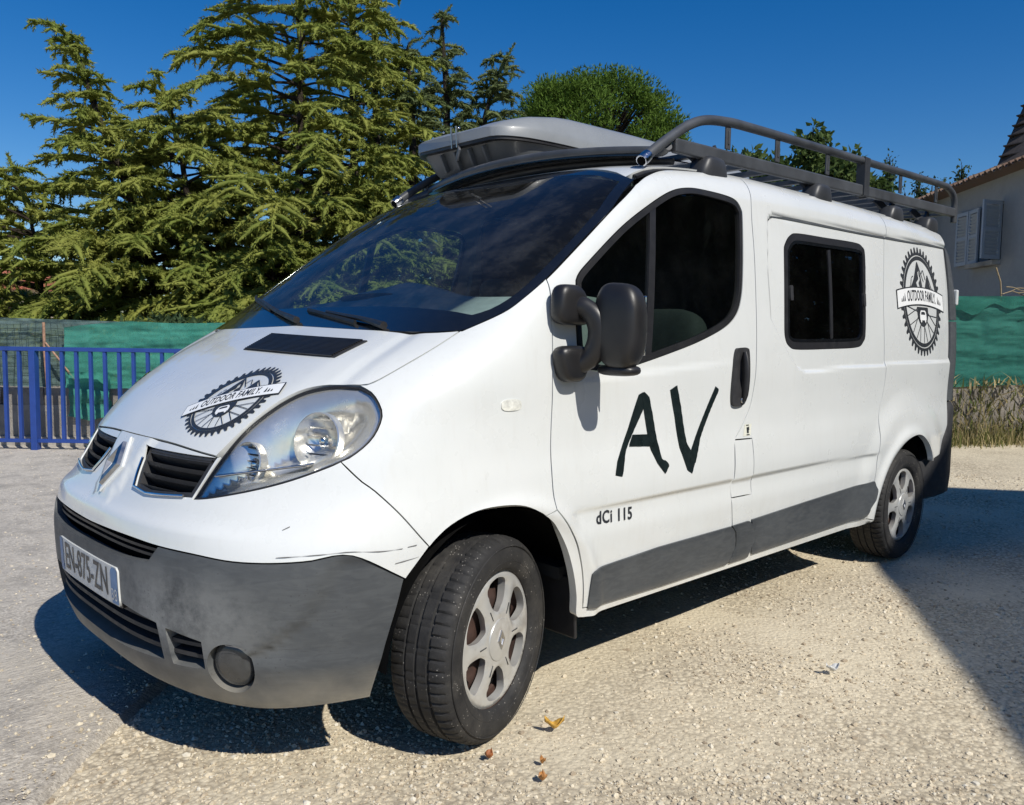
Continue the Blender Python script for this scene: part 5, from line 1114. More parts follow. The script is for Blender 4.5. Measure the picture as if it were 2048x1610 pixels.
# pebbles
def rock_templates(n=10):
    out=[]
    bm=bmesh.new(); bmesh.ops.create_icosphere(bm,subdivisions=1,radius=1); V=np.array([tuple(v.co) for v in bm.verts]); F=np.array([[v.index for v in f.verts] for f in bm.faces]); bm.free()
    for k in range(n): out.append(V*(1+RNG.uniform(-.28,.28,(len(V),1)))*RNG.uniform(.6,1.2,3)*[1,1,.62])
    return out,F
RT,RF=rock_templates()
OV=np.array([(1,0,0),(-1,0,0),(0,1,0),(0,-1,0),(0,0,1),(0,0,-1.)]); OF=np.array([(0,2,4),(2,1,4),(1,3,4),(3,0,4),(2,0,5),(1,2,5),(3,1,5),(0,3,5)])
OT=[OV*(1+RNG.uniform(-.35,.35,(6,1)))*RNG.uniform(.65,1.25,3)*[1,1,.65]+RNG.normal(0,.12,(6,3)) for _ in range(16)]
def scatter_rocks(name,pos,size,mat,label):
    Vs=[];Fs=[];base=0; big=size>np.quantile(size,.86)
    for msk,TT,FF in ((big,RT,RF),(~big,OT,OF)):
        P=pos[msk];S_=size[msk]; N=len(P)
        if N==0: continue
        k=RNG.integers(0,len(TT),N); B=np.stack(TT)[k]; a=RNG.uniform(0,2*math.pi,N); ca,sa=np.cos(a),np.sin(a)
        X=B[...,0]*ca[:,None]-B[...,1]*sa[:,None]; Y=B[...,0]*sa[:,None]+B[...,1]*ca[:,None]
        V=np.stack([X,Y,B[...,2]],-1)*S_[:,None,None]+P[:,None,:]; nv=V.shape[1]
        Fs.append((FF[None]+(np.arange(N)*nv)[:,None,None]).reshape(-1,3)+base); Vs.append(V.reshape(-1,3)); base+=N*nv
    o=mesh(name,np.vstack(Vs),np.vstack(Fs),mat,None,False); return tag(o,label,'gravel',kind='stuff')
m=NT('pebble'); m.bsdf(Roughness=.9,Specular_IOR_Level=.2)
gi=m.n('ShaderNodeNewGeometry'); m.base(m.mix(m.ramp(gi.outputs['Random Per Island'],[(0.,(.34,.27,.19)),(.2,(.54,.455,.33)),(.6,(.70,.61,.455)),(.9,(.73,.65,.50)),(1.,(.74,.69,.58))]),(1,1,1),m.ramp(m.noise(90,4),[(.3,.75),(.7,1.)]),'MULTIPLY')); M['pebble']=m.m
nt_=m.m.node_tree
for nd in nt_.nodes:
    if nd.bl_idname=='ShaderNodeMix': nd.inputs[0].default_value=1.; 
# fix operands of the multiply mix
mx=[nd for nd in nt_.nodes if nd.bl_idname=='ShaderNodeMix'][0]
rp_=[nd for nd in nt_.nodes if nd.bl_idname=='ShaderNodeValToRGB']
for l in list(mx.inputs[0].links): nt_.links.remove(l)
isl=[r for r in rp_ if r.inputs[0].links and r.inputs[0].links[0].from_node.bl_idname=='ShaderNodeNewGeometry'][0]; oth=[r for r in rp_ if r is not isl][0]
nt_.links.new(isl.outputs[0],mx.inputs[6]); nt_.links.new(oth.outputs[0],mx.inputs[7])
NP=80000
u=RNG.random(NP*3); r_=.5+8.2*u**1.7; ang=RNG.uniform(math.radians(4),math.radians(88),NP*3)
px=-1.63+r_*np.sin(ang); py=-2.66+r_*np.cos(ang)
lane=((np.stack([px,py],1)-E0)@EN)
fld=np.array([noise.noise(Vector((a*1.1,b*1.1,2.))) + .5*noise.noise(Vector((a*3.1,b*3.1,7.))) for a,b in zip(px,py)])
keep=(RNG.random(NP*3)<np.exp(-np.clip(lane+.02,0,9)/.07))&(RNG.random(NP*3)<np.clip(.66+1.2*fld,.10,1.))&~((px>.2)&(px<3.6)&(np.abs(py)<.3))
px,py,r_=px[keep][:NP],py[keep][:NP],r_[keep][:NP]
sz=RNG.lognormal(math.log(.0037),.42,len(px)); sz=np.clip(sz,.0022,.0105)*(1+.05*r_)
scatter_rocks('gravel_stones',np.stack([px,py,np.where(((np.stack([px,py],1)-E0)@EN)>0,.036,hgt(px,py))+sz*.15],1),sz,M['pebble'],'loose pale gravel stones on the yard')
u=RNG.random(16000); r_=.8+9*u**1.3; ang=RNG.uniform(math.radians(4),math.radians(60),16000); px=-1.63+r_*np.sin(ang); py=-2.66+r_*np.cos(ang); k=((np.stack([px,py],1)-E0)@EN)>.02
px,py=px[k],py[k]; sz=np.clip(RNG.lognormal(math.log(.0035),.4,len(px)),.002,.009)
scatter_rocks('lane_grit',np.stack([px,py,np.full(len(px),.0365)],1),sz,M['pebble'],'fine grit lying on the grey asphalt lane')
# fallen leaves and litter
def leaf(name,loc,L,W,curl,rot,col,label):
    mt=simple(label[:20],col,.6,var=.35,scale=60); n=11; V=[];F=[]
    for i in range(n):
        t=i/(n-1); wd=W*math.sin(math.pi*min(1,t*1.02+.02))**.8+.0008
        for j in (-1,-.5,0,.5,1): V.append((L*(t-.5),wd*j,curl*(abs(j)**1.5)*W*1.2+.35*curl*L*(2*t-1)**2+.004*math.sin(t*9+j)))
    F=[(i*5+k,i*5+k+1,(i+1)*5+k+1,(i+1)*5+k) for i in range(n-1) for k in range(4)]
    V=np.array(V)@rotz(rot).T; me=mesh(name,V,F,mt,None,True); md=me.modifiers.new('t','SOLIDIFY'); md.thickness=.0012; me.location=loc
    return tag(me,label,'leaf','fallen leaves on the gravel')
leaf('fallen_leaf',(.185,-.994,.032),.062,.014,.9,math.radians(-40),(.52,.30,.05),'curled yellow leaf on the gravel beside the front wheel')
leaf('fallen_leaf',(-.082,-.989,.030),.028,.012,.8,.4,(.30,.10,.03),'small rust brown leaf, left of the two below the yellow leaf')
leaf('fallen_leaf',(.011,-1.112,.030),.022,.009,.8,1.4,(.36,.16,.04),'tiny orange brown leaf, right of the two below the yellow leaf')
leaf('fallen_leaf',(-.055,-1.175,.030),.026,.012,.8,.9,(.40,.18,.05),'orange leaf fragment at the bottom edge of the picture')
o=leaf('plastic_scrap',(1.256,-1.378,.032),.055,.016,.7,math.radians(-30),(.62,.62,.60),'white torn scrap of plastic on the open gravel'); o['category']='litter'; del o['group']
# ---------------------------------------------------------------- left boundary
RT_=np.array([.717,-.697,0.]); FW=np.array([.697,.717,0.])
M['bluepaint']=simple('blue painted steel',(.018,.055,.25),.42,var=.12,scale=9,bump=.05)
fence=empty('railing',(.68,6.50,0),'blue painted metal railing at the edge of the yard','fence')
FO=np.array([.68,6.50,0.])
def fp(t,z,d=0): return FO+RT_*t+FW*d+np.array([0,0,z])
mb=MB(); mb.bar(fp(-4.,1.035),fp(5.,1.035),.055,.040); bevel(mb.build('top_rail',M['bluepaint'],fence),.004)
mb=MB(); mb.bar(fp(-4.,.125),fp(5.,.125),.045,.035); bevel(mb.build('bottom_rail',M['bluepaint'],fence),.004)
for k in range(-28,36):
    t=.141*k
    if k%12==0:
        mb=MB(); mb.bar(fp(t,0),fp(t,1.02),.085,.06,RT_); bevel(mb.build('post',M['bluepaint'],fence),.005)
    elif k%12 in(1,11) and False: pass
    else:
        mb=MB(); mb.bar(fp(t,.14),fp(t,1.02),.040,.030,RT_); bevel(mb.build('baluster',M['bluepaint'],fence),.003)
def concrete(name,a,b,bump=.8,sc=8,blot=.65):
    m=NT(name); m.bsdf(Roughness=.95,Specular_IOR_Level=.15)
    c=m.mix(m.ramp(m.noise(sc,7,.7),[(.35,0.),(.7,1.)]),a,b); c=m.mix(m.ramp(m.noise(sc*.25,5,.6),[(.5,0.),(.72,blot)]),c,tuple(x*.35 for x in a)); m.base(c)
    m.bump(m.noise(sc*5,7,.75),bump,.02); return m.m
M['block']=concrete('weathered block',(.21,.19,.165),(.36,.33,.29)); M['render']=concrete('cracked cement render',(.30,.275,.24),(.46,.425,.37),1.,6); M['footing']=concrete('pale footing',(.38,.355,.31),(.50,.47,.42),.4,10)
wall=empty('block_wall',(.56,7.25,0),'low crumbling concrete block wall behind the blue railing','wall')
WO=np.array([.56,7.26,0.])
def wp(t,z,d=0): return WO+RT_*t+FW*d+np.array([0,0,z])
def rough_box(mbx,c,size,R,amp,seed):
    bm=bmesh.new(); bmesh.ops.create_cube(bm,size=1); bmesh.ops.subdivide_edges(bm,edges=bm.edges[:],cuts=4,use_grid_fill=True)
    V=np.array([tuple(v.co) for v in bm.verts])*np.array(size); F=[tuple(v.index for v in f.verts) for f in bm.faces]; bm.free()
    for i,p in enumerate(V): V[i]+=amp*np.array(noise.noise_vector(Vector(p*9)+Vector((seed,seed*1.7,0))))
    mbx.add(V@np.array(R).T+np.array(c),F)
WR3=np.stack([RT_,FW,[0,0,1]],1)
t=-3.5; k=0
while t<5.5:
    L=random.uniform(.42,.52); mb=MB(); rough_box(mb,wp(t+L/2,.545+random.uniform(-.006,.006),random.uniform(-.01,.01)),(L-.012,.22,.175),WR3,.014,k); mb.build('block',M['block'],wall,True,50); t+=L; k+=1
t=-3.5
while t<5.5:
    L=random.uniform(.6,.95); mb=MB(); rough_box(mb,wp(t+L/2,.285,random.uniform(-.015,.01)),(L-.004,.24,.33),WR3,.022,k+50); mb.build('rendered_block',M['render'],wall,True,50); t+=L; k+=1
t=-3.5
while t<5.5:
    L=1.0; mb=MB(); rough_box(mb,wp(t+L/2,.06,-.05),(L-.006,.30,.13),WR3,.006,k+90); mb.build('footing_slab',M['footing'],wall,True,50); t+=L; k+=1
# netting
def net_mat(name,a,b):
    m=NT(name); m.bsdf(Roughness=.8,Specular_IOR_Level=.2); v=m.coord('Object')
    c=m.mix(m.ramp(m.noise(5,5,.6),[(.3,0.),(.7,1.)]),a,b); m.base(c)
    b_=m.noise(260,2); m.bump(b_,.4,.003)
    tr=m.n('ShaderNodeBsdfTranslucent'); m.l(c,tr.inputs[0]); mx=m.n('ShaderNodeMixShader'); mx.inputs[0].default_value=.25; m.l(m.b.outputs[0],mx.inputs[1]); m.l(tr.outputs[0],mx.inputs[2])
    wv=m.n('ShaderNodeTexWave'); wv.inputs['Scale'].default_value=28; wv.bands_direction='Z'; wv.inputs['Distortion'].default_value=1.; m.l(v,wv.inputs['Vector'])
    tp_=m.n('ShaderNodeBsdfTransparent'); m3=m.n('ShaderNodeMixShader'); m.l(m.ramp(m.math('ADD',m.math('MULTIPLY',wv.outputs['Fac'],.4),m.noise(90,3)),[(.55,0.),(1.,.45)]),m3.inputs[0]); m.l(mx.outputs[0],m3.inputs[1]); m.l(tp_.outputs[0],m3.inputs[2]); m.l(m3.outputs[0],m.out.inputs[0]); return m.m
M['net']=net_mat('green shade netting',(.05,.27,.205),(.09,.37,.285)); M['net2']=net_mat('faded grey green netting',(.10,.16,.155),(.17,.24,.23)); M['netdark']=net_mat('dark green netting',(.022,.15,.115),(.042,.21,.16))
def cloth(name,P00,du,nu,lenu,zlo,zhi,mat,parent,amp=.02,seed=0,nv=44,ties=.7):
    du=np.array(du); nn=np.cross(du,[0,0,1.]); V=[]
    for j in range(nv):
        v=j/(nv-1)
        for i in range(nu):
            s=i/(nu-1)*lenu; lo=zlo(s) if callable(zlo) else zlo; hi=zhi(s) if callable(zhi) else zhi
            z=lo+(hi-lo)*v; w=noise.noise(Vector((s*1.6,z*9+seed,seed)))*.6+noise.noise(Vector((s*6,z*16+seed,seed+3)))*.25
            w+=-.9*math.exp(-(((s/ties)%1-.5)/.06)**2)*(.5+.5*math.cos(z*18))
            w+=.45*noise.noise(Vector((s*13,z*34,seed+9)))+.5*noise.noise(Vector((s*2.3,z*30,seed+17)))
            w+=.5*math.sin(z*24+2.*noise.noise(Vector((s*.9,seed,1.)))+1.3*math.sin(s*3))*.5
            V.append(np.array(P00)+du*s+np.array([0,0,z])+nn*amp*.8*w)
    F=np.array([(j*nu+i,j*nu+i+1,(j+1)*nu+i+1,(j+1)*nu+i) for j in range(nv-1) for i in range(nu-1)])
    o=mesh(name,V,F,mat,parent,True); return o
nf=empty('netting_fence',tuple(wp(0,.63)),'torn green shade netting and wire mesh above the block wall','fence')
cloth('faded_netting',wp(-3.5,0,.06),RT_,120,4.4,.62,lambda s:1.30+.015*math.sin(s*2),M['net2'],nf,.03,3)
cloth('green_netting',wp(.72,0,-.08),RT_,150,6.0,lambda s:.50+.12*math.sin(s*2.2)+(-.18 if s<.25 else 0)+.22*math.exp(-((s-.0)/.08)**2),lambda s:1.25+.07*min(1,s/.7)+.01*math.sin(s*4),M['net'],nf,.035,11)
cloth('torn_corner',wp(.80,0,-.17),RT_,30,.42,lambda s:.30+.25*abs(s-.2),lambda s:.80,M['net'],nf,.06,23,20)
cloth('top_fold',wp(.0,0,-.06),RT_,60,1.3,lambda s:1.27+.02*math.sin(s*3),lambda s:1.345-.02*s,M['net2'],nf,.03,31,6)
mb=MB()
for k in range(58):
    s=-3.5+.075*k; pts=[wp(s+.012*math.sin(z*9+k),z,-.03+.008*math.sin(k+z*7)) for z in np.linspace(.63,1.32,7)]; mb.tube(pts,.0022,4,False)
for z in np.arange(.66,1.33,.095):
    pts=[wp(s,z+.012*math.sin(s*5+z*20),-.032+.01*math.sin(s*4+z*9)) for s in np.linspace(-3.5,.85,60)]; mb.tube(pts,.0022,4,False)
o=mb.build('wire_mesh',simple('green wire',(.03,.05,.045),.5,metal=.3),nf,True); o['kind']='stuff'
M['rustpost']=simple('rusty post',(.34,.20,.13),.8,var=.4,scale=25)
mb=MB(); mb.tube([wp(.52,.62,-.06),wp(.50,1.0,-.06),wp(.50,1.30,-.06)],.014,8); mb.build('post',M['rustpost'],nf,True)
mb=MB(); mb.tube([wp(.52,1.09,-.07),wp(.66,.92,-.08),wp(.86,.66,-.09)],.010,8); mb.build('strut',M['rustpost'],nf,True)
# ---------------------------------------------------------------- right boundary
RO=np.array([8.55,1.35,0.]); RD=np.array([.757,-.653,0.]); RD/=np.linalg.norm(RD); RNn=np.array([.653,.757,0])
rw=empty('garden_wall',tuple(RO),'low grey render wall with dry weeds below the green netting','wall')
def rp2(t,z,d=0): return RO+RD*t+RNn*d+np.array([0,0,z])
R3=np.stack([RD,RNn,[0,0,1]],1); t=-1.
k=200
while t<7:
    L=random.uniform(.7,1.1); mb=MB(); rough_box(mb,rp2(t+L/2,.36,.1),(L-.003,.22,.74),R3,.016,k); mb.build('wall_section',M['block'],rw,True,50); t+=L; k+=1
rn=empty('garden_netting',tuple(rp2(2,.7)),'green shade netting stretched above the weedy wall','fence')
cloth('green_netting',rp2(-1,0,-.04),RD,200,8.,lambda s:.70+.02*math.sin(s*3),lambda s:1.74+.015*s-.05*math.exp(-((s-1.35)/.2)**2)+.02*math.sin(s*5),M['netdark'],rn,.035,41,60,.47)
cloth('folded_edge',rp2(-1,0,-.085),RD,120,8.,lambda s:1.62+.05*math.sin(s*6)+.04*math.sin(s*15),lambda s:1.745+.015*s,M['netdark'],rn,.03,47,8,.47)
M['straw']=simple('dry straw',(.30,.23,.13),.8,var=.3); 
tw=empty('dry_vine',tuple(rp2(2.,1.7)),'bare dry vine stems trailing over the right netting','vine')
for k in range(9):
    s0=random.uniform(1.1,2.6); pts=[]
    for j in range(14):
        s=s0+.11*j+.03*math.sin(j*2+k); pts.append(rp2(s,1.76+.03*k*.4+.05*math.sin(j*.9+k*2)+.02*j*(k%3)*.35,-.06+.04*math.sin(j+k)))
    mb=MB(); mb.tube(catmull(pts,3),.006,5); mb.build('stem',M['straw'],tw,True)
mb=MB(); mb.tube([rp2(1.32,1.70,-.06),rp2(1.30,1.95,-.05),rp2(1.24,2.12,-.04)],.009,6); mb.build('stem',M['straw'],tw,True)
# weeds: uncountable
def blades(name,pos,h,wd,mat,label,lean=.35):
    N=len(pos); a=RNG.uniform(0,2*math.pi,N); ln=RNG.normal(0,lean,N)*h; la=RNG.uniform(0,2*math.pi,N)
    d=np.stack([np.cos(a),np.sin(a),0*a],1)*wd[:,None]; l=np.stack([np.cos(la)*ln,np.sin(la)*ln,0*a],1)
    V=np.stack([pos-d,pos+d,pos+l*.4+d*.7+np.c_[0*a,0*a,h*.55],pos+l*.4-d*.7+np.c_[0*a,0*a,h*.55],pos+l+np.c_[0*a,0*a,h]],1)
    b=(np.arange(N)*5)[:,None]; F=np.vstack([b+[0,1,2],b+[0,2,3],b+[3,2,4]])
    return tag(mesh(name,V.reshape(-1,3),F,mat,None,True),label,'weeds',kind='stuff')
def weed_mat(name,stops):
    m=NT(name); m.bsdf(Roughness=.8,Specular_IOR_Level=.2); g=m.n('ShaderNodeNewGeometry'); c=m.ramp(g.outputs['Random Per Island'],stops); m.base(c)
    tr=m.n('ShaderNodeBsdfTranslucent'); m.l(c,tr.inputs[0]); mx=m.n('ShaderNodeMixShader'); mx.inputs[0].default_value=.25; m.l(m.b.outputs[0],mx.inputs[1]); m.l(tr.outputs[0],mx.inputs[2]); m.l(mx.outputs[0],m.out.inputs[0]); return m.m
M['weed']=weed_mat('weeds',[(0.,(.08,.11,.03)),(.35,(.17,.18,.055)),(.65,(.36,.30,.14)),(1.,(.56,.46,.27))])
N=9000; s=RNG.uniform(-1,7,N); d=-np.abs(RNG.normal(0,.22,N))-.02; cl=np.array([noise.noise(Vector((a*1.7,5.,0))) for a in s])
pos=RO+np.outer(s,RD)+np.outer(d,RNn); blades('dry_weeds',pos,np.clip(RNG.gamma(3.,.09,N)*(1+.9*cl)*np.exp(d*1.6),.04,1.),RNG.uniform(.003,.007,N),M['weed'],'dry grass and weeds growing along the right wall')
N=2500; s=RNG.uniform(-1,7,N); pos=RO+np.outer(s,RD)+np.outer(-.06-.1*RNG.random(N),RNn)+np.c_[0*s,0*s,RNG.uniform(.05,.75,N)]
blades('wall_climbers',pos,RNG.uniform(.05,.16,N),RNG.uniform(.006,.014,N),M['weed'],'tangled climbing weeds on the right wall',.9)
# ---------------------------------------------------------------- house on the right
M['stucco']=concrete('grey beige stucco',(.33,.335,.335),(.38,.385,.38),.25,14,.12); M['shutter']=simple('pale grey shutter paint',(.42,.46,.50),.6,var=.06)
def tile_mat():
    m=NT('clay tile'); m.bsdf(Roughness=.85); oi=m.n('ShaderNodeObjectInfo'); c=m.mix(oi.outputs['Random'],(.15,.085,.058),(.28,.19,.13)); c=m.mix(m.ramp(m.noise(6,6,.7),[(.4,0.),(.7,.7)]),c,(.16,.14,.115)); m.base(c); m.bump(m.noise(40,5),.4,.01); return m.m
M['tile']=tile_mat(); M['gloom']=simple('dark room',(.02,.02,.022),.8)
hs=empty('house',(14.5,1.6,0),'grey stucco house in shade with pale shutters at the right edge','house')
HA=np.array([16.74,3.61,0.]); HD=np.array([.749,.663,0.]); HNn=np.array([-.663,.749,0.])   # outward normal faces left
def hp(t,z,d=0): return HA+HD*t+HNn*d+np.array([0,0,z])
EV=4.17
wt0,wt1,wz0,wz1=-2.42,-1.62,2.70,3.72
# wall round the window opening
def quad(mbx,t0,t1,z0,z1,d): mbx.add([hp(t0,z0,d),hp(t1,z0,d),hp(t1,z1,d),hp(t0,z1,d)],[(0,1,2,3)])
mb=MB(); quad(mb,-6.2,wt0,0,EV,0);quad(mb,wt1,2.2,0,EV,0);quad(mb,wt0,wt1,0,wz0,0);quad(mb,wt0,wt1,wz1,EV,0)
for (a,b) in (((wt0,wz0),(wt0,wz1)),((wt0,wz1),(wt1,wz1)),((wt1,wz1),(wt1,wz0)),((wt1,wz0),(wt0,wz0))): mb.add([hp(*a),hp(*b),hp(*b,-.18),hp(*a,-.18)],[(0,1,2,3)])
mb.add([hp(-6.2,0),hp(-6.2,0,-7),hp(-6.2,EV,-7),hp(-6.2,EV)],[(0,1,2,3)]); mb.add([hp(2.2,0),hp(2.2,0,-7),hp(2.2,EV,-7),hp(2.2,EV)],[(0,1,2,3)]); mb.build('wall',M['stucco'],hs)
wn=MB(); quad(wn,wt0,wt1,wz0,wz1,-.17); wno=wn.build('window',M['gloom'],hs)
mb=MB(); mb.bar(hp(wt0,wz0-.05,.04),hp(wt1+.25,wz0-.05,.04),.22,.09); bevel(mb.build('window_sill',M['footing'],hs),.01)
for (t0,t1,d0,d1) in ((wt1-.02,wt1+.42,.05,.02),(wt1+.43,wt1+.86,.03,.06),(wt0+.02,wt0-.16,.02,.42)):
    a=hp(t0,0,d0);b=hp(t1,0,d1); L=np.linalg.norm(b-a); dd=(b-a)/L; nn=np.cross(dd,[0,0,1.]); lf=empty('shutter',tuple(a)); lf.parent=hs; lf.location=Vector(a-worldloc(hs))
    if True:
        Rm=np.stack([dd,nn,[0,0,1]],1); mid=(a+b)/2
        for off in (-L/2+.03,L/2-.03): mb=MB(); mb.box(mid+dd*off+[0,0,(wz0+wz1)/2],(.06,.035,wz1-wz0),Rm); mb.build('stile',M['shutter'],lf)
        for z in (wz0+.035,(wz0+wz1)/2,wz1-.035): mb=MB(); mb.box(mid+[0,0,z],(L-.12,.03,.07),Rm); mb.build('rail',M['shutter'],lf)
        for z in np.arange(wz0+.10,wz1-.07,.062):
            mb=MB(); tl=np.array([[1,0,0],[0,math.cos(.6),-math.sin(.6)],[0,math.sin(.6),math.cos(.6)]]); mb.box(mid+[0,0,z],(L-.12,.010,.062),Rm@tl); mb.build('slat',M['shutter'],lf)
mb=MB(); mb.add([hp(-6.4,EV+.05,.32),hp(2.4,EV+.05,.32),hp(2.4,EV+1.9,-4.6),hp(-6.4,EV+1.9,-4.6)],[(0,1,2,3)]); mb.add([hp(-6.4,EV-.01,.0),hp(2.3,EV-.01,.0),hp(2.3,EV+.03,.3),hp(-6.4,EV+.03,.3)],[(0,1,2,3)]); rf_=mb.build('roof',M['tile'],hs)
tm=None; sl_=np.array([0,0,1.85])/4.92
for row in range(3):
    for t in np.arange(-6.,2.5,.205):
        base=hp(t+.01*(row%2),EV+.075+.10*row,.36-.30*row); dirv=(-HNn*4.92+np.array([0,0,1.85])); dirv/=np.linalg.norm(dirv)
        if tm is None:
            mb=MB(); secs=[]
            for l,rr in ((0,.095),(.42,.078)):
                o_=dirv*l; secs.append([o_+HD*rr*math.cos(a)+np.cross(HD,dirv)*(-rr*.8*math.sin(a))*-1 for a in np.linspace(0,math.pi,9)]+[o_+HD*(rr-.014)*math.cos(a)+np.cross(HD,dirv)*((rr-.014)*.8*math.sin(a)) for a in np.linspace(math.pi,0,9)])
            mb.loft(secs); me_=mb.build('roof_tile',M['tile'],None,True,40); tm=me_.data; bpy.data.objects.remove(me_)
        o=bpy.data.objects.new('roof_tile',tm); COL.objects.link(o); o.parent=hs; o.location=Vector(base-worldloc(hs)+np.array([0,0,random.uniform(-.012,.012)])); o.rotation_euler=(0,0,random.uniform(-.04,.04))
# taller roof behind, its shade painted into the tile colour
M['roofshade']=simple('shaded roof tiles',(.060,.050,.045),.9,var=.3,scale=12)
hb=empty('house',(20,2,0),'taller house with a steep tiled roof, shade in its dark colour, behind the right eaves','house')
def q6(px_right,depth,z): return np.array([-1.63,-2.66,0])+FW*depth+RT_*px_right+np.array([0,0,z])
mb=MB(); A1,A2,A3,A4=q6(10.9,20,4.2),q6(17,15,4.2),q6(16,18,9.8),q6(13.6,22,8.6)
mb.add([A1,A2,A3,A4],[(0,1,2,3)]); mb.add([A1+[1,.3,-.1],A2+[1,.3,-.1],A3+[1,.3,-.1],A4+[1,.3,-.1]],[(3,2,1,0)])
mb.build('roof',M['roofshade'],hb)
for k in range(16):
    a=A1+(A4-A1)*(k+.5)/16; b=A2+(A3-A2)*(k+.5)/16; mb=MB(); mb.bar(a+[-.0,.0,.02],b+[0,0,.02],.34,.025); mb.build('tile_course',M['roofshade'],hb)
mb=MB(); mb.add([A1+[.4,.2,0],A2+[.4,.2,0],A2*[1,1,0]+[.4,.2,0],A1*[1,1,0]+[.4,.2,0]],[(0,1,2,3)]); mb.build('wall',M['stucco'],hb)
# ---------------------------------------------------------------- far house on the left
M['cream']=concrete('cream render',(.50,.42,.31),(.60,.52,.40),.2,6,.15); M['redtile']=simple('red tiles',(.36,.12,.07),.85,var=.35,scale=9)
lh=empty('house',(7,31,0),'cream house with a red tiled roof glimpsed behind the cedars','house')
def lp(r,z,d=0): return np.array([6.5,31.3,0])+RT_*r+FW*d+np.array([0,0,z])
mb=MB(); mb.bar(lp(-5,1.35,2),lp(.3,1.35,2),4,2.7); mb.build('wall',M['cream'],lh)
mb=MB(); mb.add([lp(-5.4,2.65,-.3),lp(.6,2.65,-.3),lp(.6,3.55,2),lp(-5.4,3.55,2),lp(-5.4,2.65,4.3),lp(.6,2.65,4.3)],[(0,1,2,3),(3,2,5,4),(0,3,4),(1,5,2)]); rfo=mb.build('roof',M['redtile'],lh)
for k in range(30):
    r=-5.4+.2*k; mb=MB(); mb.tube([lp(r,2.67,-.3),lp(r,3.57,2)],.07,6); mb.build('tile_row',M['redtile'],lh,True)
for r in (-2.6,-.9):
    mb=MB(); mb.bar(lp(r,1.6,-.02),lp(r+.9,1.6,-.02),.05,1.2); w_=mb.build('window',M['shutter'],lh)
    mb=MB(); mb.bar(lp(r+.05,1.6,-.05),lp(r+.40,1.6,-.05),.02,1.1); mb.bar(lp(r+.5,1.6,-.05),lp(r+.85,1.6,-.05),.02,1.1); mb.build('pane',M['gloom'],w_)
# ---------------------------------------------------------------- building behind the camera that shades the right of the yard
sh=empty('neighbour_building',(6,-9,0),'plain two storey rendered building just outside the picture, shading the yard','building')
H_=6.0; K=np.array([5.2,.69])-H_*np.array([.12,1.02]); L1=np.array([-.834,-.551]); L2=np.array([.55,-.835])
c0=K; c1=K+L1*9; c2=c1+L2*8; c3=K+L2*8
mb=MB()
for a,b in ((c0,c1),(c1,c2),(c2,c3),(c3,c0)): mb.add([(*a,0),(*b,0),(*b,H_-.1),(*a,H_-.1)],[(0,1,2,3)])
mb.build('wall',M['cream'],sh)
ctr=(c0+c2)/2; mb=MB(); mb.add([(*c0,H_),(*c1,H_),(*c2,H_),(*c3,H_),(*ctr,H_+1.0)],[(0,1,4),(1,2,4),(2,3,4),(3,0,4),(3,2,1,0)]); mb.build('roof',M['redtile'],sh)
for f in (.2,.55,.85):
    for z in (1.6,4.2):
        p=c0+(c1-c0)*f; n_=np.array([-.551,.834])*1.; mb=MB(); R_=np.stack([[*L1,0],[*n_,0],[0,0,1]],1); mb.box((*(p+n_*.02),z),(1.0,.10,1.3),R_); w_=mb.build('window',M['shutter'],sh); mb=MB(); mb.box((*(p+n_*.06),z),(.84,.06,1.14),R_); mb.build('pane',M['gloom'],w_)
# ---------------------------------------------------------------- trees
def foliage_mat(name,dark,light,tip,trans=.3,scale=1.2):
    m=NT(name); m.bsdf(Roughness=.75,Specular_IOR_Level=.15)
    g=m.n('ShaderNodeNewGeometry'); r=m.ramp(g.outputs['Random Per Island'],[(0.,0.),(1.,1.)])
    c=m.mix(r,dark,light); c=m.mix(m.ramp(m.noise(scale,4,.6),[(.42,0.),(.68,.85)]),c,tip); m.base(c)
    tr=m.n('ShaderNodeBsdfTranslucent'); m.l(c,tr.inputs[0]); mx=m.n('ShaderNodeMixShader'); mx.inputs[0].default_value=trans; m.l(m.b.outputs[0],mx.inputs[1]); m.l(tr.outputs[0],mx.inputs[2]); m.l(mx.outputs[0],m.out.inputs[0]); return m.m
M['cedar']=foliage_mat('cedar needles',(.135,.18,.034),(.25,.285,.060),(.33,.335,.078))
M['cedarblue']=foliage_mat('blue green cedar needles',(.085,.12,.048),(.155,.19,.075),(.185,.22,.085))
M['pine']=foliage_mat('pine needles',(.055,.105,.015),(.11,.185,.028),(.135,.21,.034),.25,1.6)
M['leafy']=foliage_mat('broad leaves',(.05,.085,.024),(.10,.15,.045),(.14,.19,.06),.35,2.)
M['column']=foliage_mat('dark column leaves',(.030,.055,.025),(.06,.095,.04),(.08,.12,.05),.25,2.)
M['bark']=concrete('bark',(.030,.024,.019),(.075,.058,.045),1.,18)
def unit(v): return v/(np.linalg.norm(v,axis=-1,keepdims=True)+1e-12)
def tufts(P, D, size, n=5, flat=.5, nrm=None, wide=.36):
    """needle tufts: n small blades fanning round direction D at each P; nrm tips the blades to face outward"""
    N=len(P); out=[]
    for k in range(n):
        r=RNG.normal(size=(N,3)); d=unit(D*flat+unit(r)*1.0)
        if nrm is None: s=unit(np.cross(d,RNG.normal(size=(N,3))))
        else: s=unit(np.cross(d,nrm+RNG.normal(0,.32,(N,3))))
        L=size*RNG.uniform(.6,1.25,N); w=L*wide
        out.append(np.stack([P-s*w[:,None]*.5,P+s*w[:,None]*.5,P+d*L[:,None]],1))
    return np.vstack(out)
